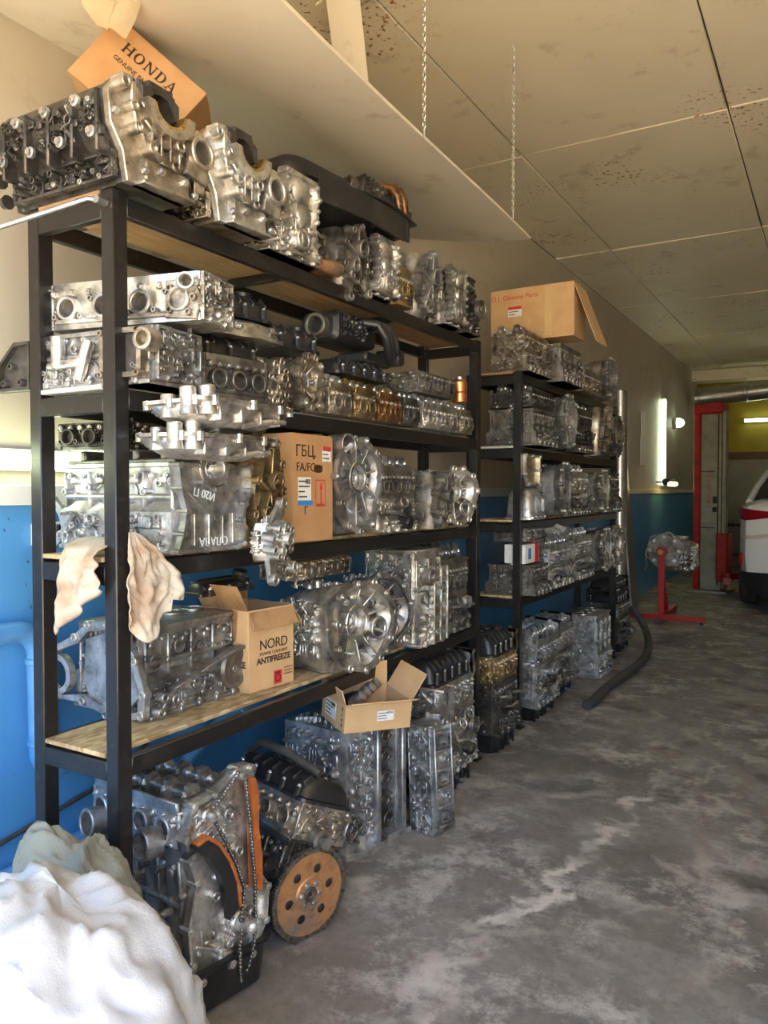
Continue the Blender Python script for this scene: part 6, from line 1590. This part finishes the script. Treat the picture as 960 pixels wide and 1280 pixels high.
# duct under the ceiling
it = Item('air_duct', 'silver round air duct running under the far ceiling', 'duct', (-.6, FY-.95, 3.36))
a = it.part('duct', 'galvanised'); a.M = RY(-.06); a.cone((-1.75, 0, 0), (1.6, 0, 0), .17, seg=24)
for x in (-1.7, -.9, .05, .5): b = it.part('joint_band', 'galvanised'); b.M = RY(-.06); b.lathe((x, 0, 0), (1, 0, 0), [(.17, 0), (.185, .01), (.185, .05), (.17, .06)], 24)
b = it.part('hanger', 'galvanised'); b.box((.4, 0, .21), (.03, .01, .10), .002); it.done()
# clutter bench between the lift and the car
it = Item('workbench', 'small dark workbench behind the lift column', 'bench', (-1.45, 15.7, 0))
a = it.part('bench_top', 'dark_door'); a.box((0, 0, .86), (.9, .5, .05), .005)
for x in (-.4, .4):
    for y in (-.2, .2): a = it.part('leg', 'black_paint'); a.box((x, y, .42), (.05, .05, .84), .003)
a = it.part('lower_shelf', 'dark_door'); a.box((0, 0, .3), (.84, .44, .03), .003); it.done()
simple_head('cylinder_head_casting', 'small cylinder head lying on the dark workbench', (-1.45, 15.68, .8875), (0, 0, .2), .4, .2, .1, 112, 'alu_dull', 4, False)

# ------------------------------------------------------------------ car, tail towards the camera
it = Item('car', 'white sedan parked tail-out beside the red lift column', 'car', (-.17, 10.42, 0), (0, 0, math.radians(1)))
def car_sec(y, hw, zb, zs, zt, hwt, crown=.03):
    """closed section at y: floor, flank, shoulder, top"""
    P_ = [(-hw*.86, zb), (-hw*.97, zb+.10), (-hw, zb+.30), (-hw*.995, zs-.12), (-hw*.97, zs), (-hwt, zt-.03), (-hwt*.82, zt), (-hwt*.4, zt+crown*.8), (0, zt+crown)]
    P_ += [(-x, z) for x, z in P_[-2::-1]]
    return [(x, y, z) for x, z in P_]
a = it.part('body', 'car_white')
a.loft([car_sec(*q) for q in ((.0, .70, .36, 1.0, 1.07, .64, .01), (.06, .80, .28, 1.08, 1.12, .76, .01), (.25, .87, .22, 1.10, 1.145, .81, .01), (.55, .90, .20, 1.08, 1.155, .80, .01), (.75, .905, .20, 1.06, 1.165, .78, .015), (2.9, .91, .20, 1.0, 1.06, .80, .02), (3.6, .90, .20, .92, .96, .78, .02), (4.3, .86, .22, .82, .86, .70, .02), (4.6, .74, .28, .70, .72, .60, .01), (4.68, .60, .36, .62, .63, .50, .01))])
g = it.part('cabin', 'car_glass')
g.loft([[(x*k, y+dy, z) for x, y in ((-.72, 0), (.72, 0), (.72, 1), (-.72, 1))] for z, k, dy in ((0, 1, 0),)]+[[(x, y, z) for x, y in ((-.5, 0), (.5, 0), (.5, 1), (-.5, 1))] for z in (.1,)]) if False else None
g.loft([[(-.79, .58, 1.13), (.79, .58, 1.13), (.80, 3.0, 1.03), (-.80, 3.0, 1.03)], [(-.62, 1.22, 1.44), (.62, 1.22, 1.44), (.62, 2.25, 1.44), (-.62, 2.25, 1.44)]])
r = it.part('roof', 'car_white'); r.loft([[(-.63, 1.14, 1.435), (.63, 1.14, 1.435), (.63, 2.3, 1.435), (-.63, 2.3, 1.435)], [(-.57, 1.2, 1.475), (.57, 1.2, 1.475), (.57, 2.2, 1.475), (-.57, 2.2, 1.475)]])
for s in (-1, 1):
    p = it.part('rear_pillar', 'car_white'); p.tube([(s*.80, .55, 1.12), (s*.73, .9, 1.28), (s*.62, 1.22, 1.45), (s*.62, 2.25, 1.45), (s*.80, 3.0, 1.0)], .04, 8)
    def wrap(part, plan, zs, th=.014):
        # a band following the tail's rounded corner, standing th proud of it
        L_ = []
        for (x, y), (z0, z1) in zip(plan, zs):
            nx, ny = (x/abs(x)*.5, -.6) if y < .1 else (x/abs(x), -.15)
            L_.append([(s*x, y, z0), (s*(x+nx*th), y+ny*th, z0), (s*(x+nx*th), y+ny*th, z1), (s*x, y, z1)])
        part.loft(L_)
    t_ = it.part('tail_light', 'tail_red'); wrap(t_, ((.45, .004), (.69, .004), (.795, .066), (.862, .25), (.885, .42)), ((.98, 1.03), (.95, 1.05), (.94, 1.065), (.95, 1.07), (1.01, 1.05)), .02)
    t2 = it.part('reverse_lens', 'tail_clear', t_); wrap(t2, ((.50, .004), (.69, .004), (.795, .066), (.85, .22)), ((.93, .978), (.90, .952), (.895, .942), (.92, .948)), .02)
    f = it.part('reflector', 'ink_red'); wrap(f, ((.815, .10), (.84, .165), (.862, .225)), ((.45, .585), (.455, .60), (.50, .61)), .02)
    mr = it.part('side_mirror', 'car_black'); mr.loft([[(s*(.93+x), 2.55+y*.12, 1.06+z*.1) for x, z in circ(.09, 12)] for y in (0, 1)])
    for y in (.92, 3.72):
        w_ = it.part('wheel', 'rubber'); w_.lathe((s*.90, y, .361), (-s, 0, 0), [(.20, -.01), (.32, -.01), (.36, .02), (.36, .19), (.32, .22), (.2, .22)], 28)
        rm = it.part('rim', 'galvanised', w_); rm.lathe((s*.90, y, .361), (s, 0, 0), [(.2, -.02), (.2, .012), (.16, .0), (.05, .006), (.03, .015)], 20)
bp = it.part('lower_bumper', 'car_black'); bp.loft([[(x*k, y, z) for x, y in ((-.70, -.02), (.70, -.02), (.815, .05), (.885, .25), (.90, .42), (-.90, .42), (-.885, .25), (-.815, .05))] for z, k in ((.19, .95), (.30, 1.0), (.41, 1.005))])
tb = it.part('boot_seam', 'car_black'); tb.box((0, -.004, .80), (1.0, .01, .006), .001)
o = it.done()
for c_ in o.children:
    if not c_.name.startswith('wheel'): c_.data.transform(Matrix.Diagonal((1, 1, 1.20, 1)))
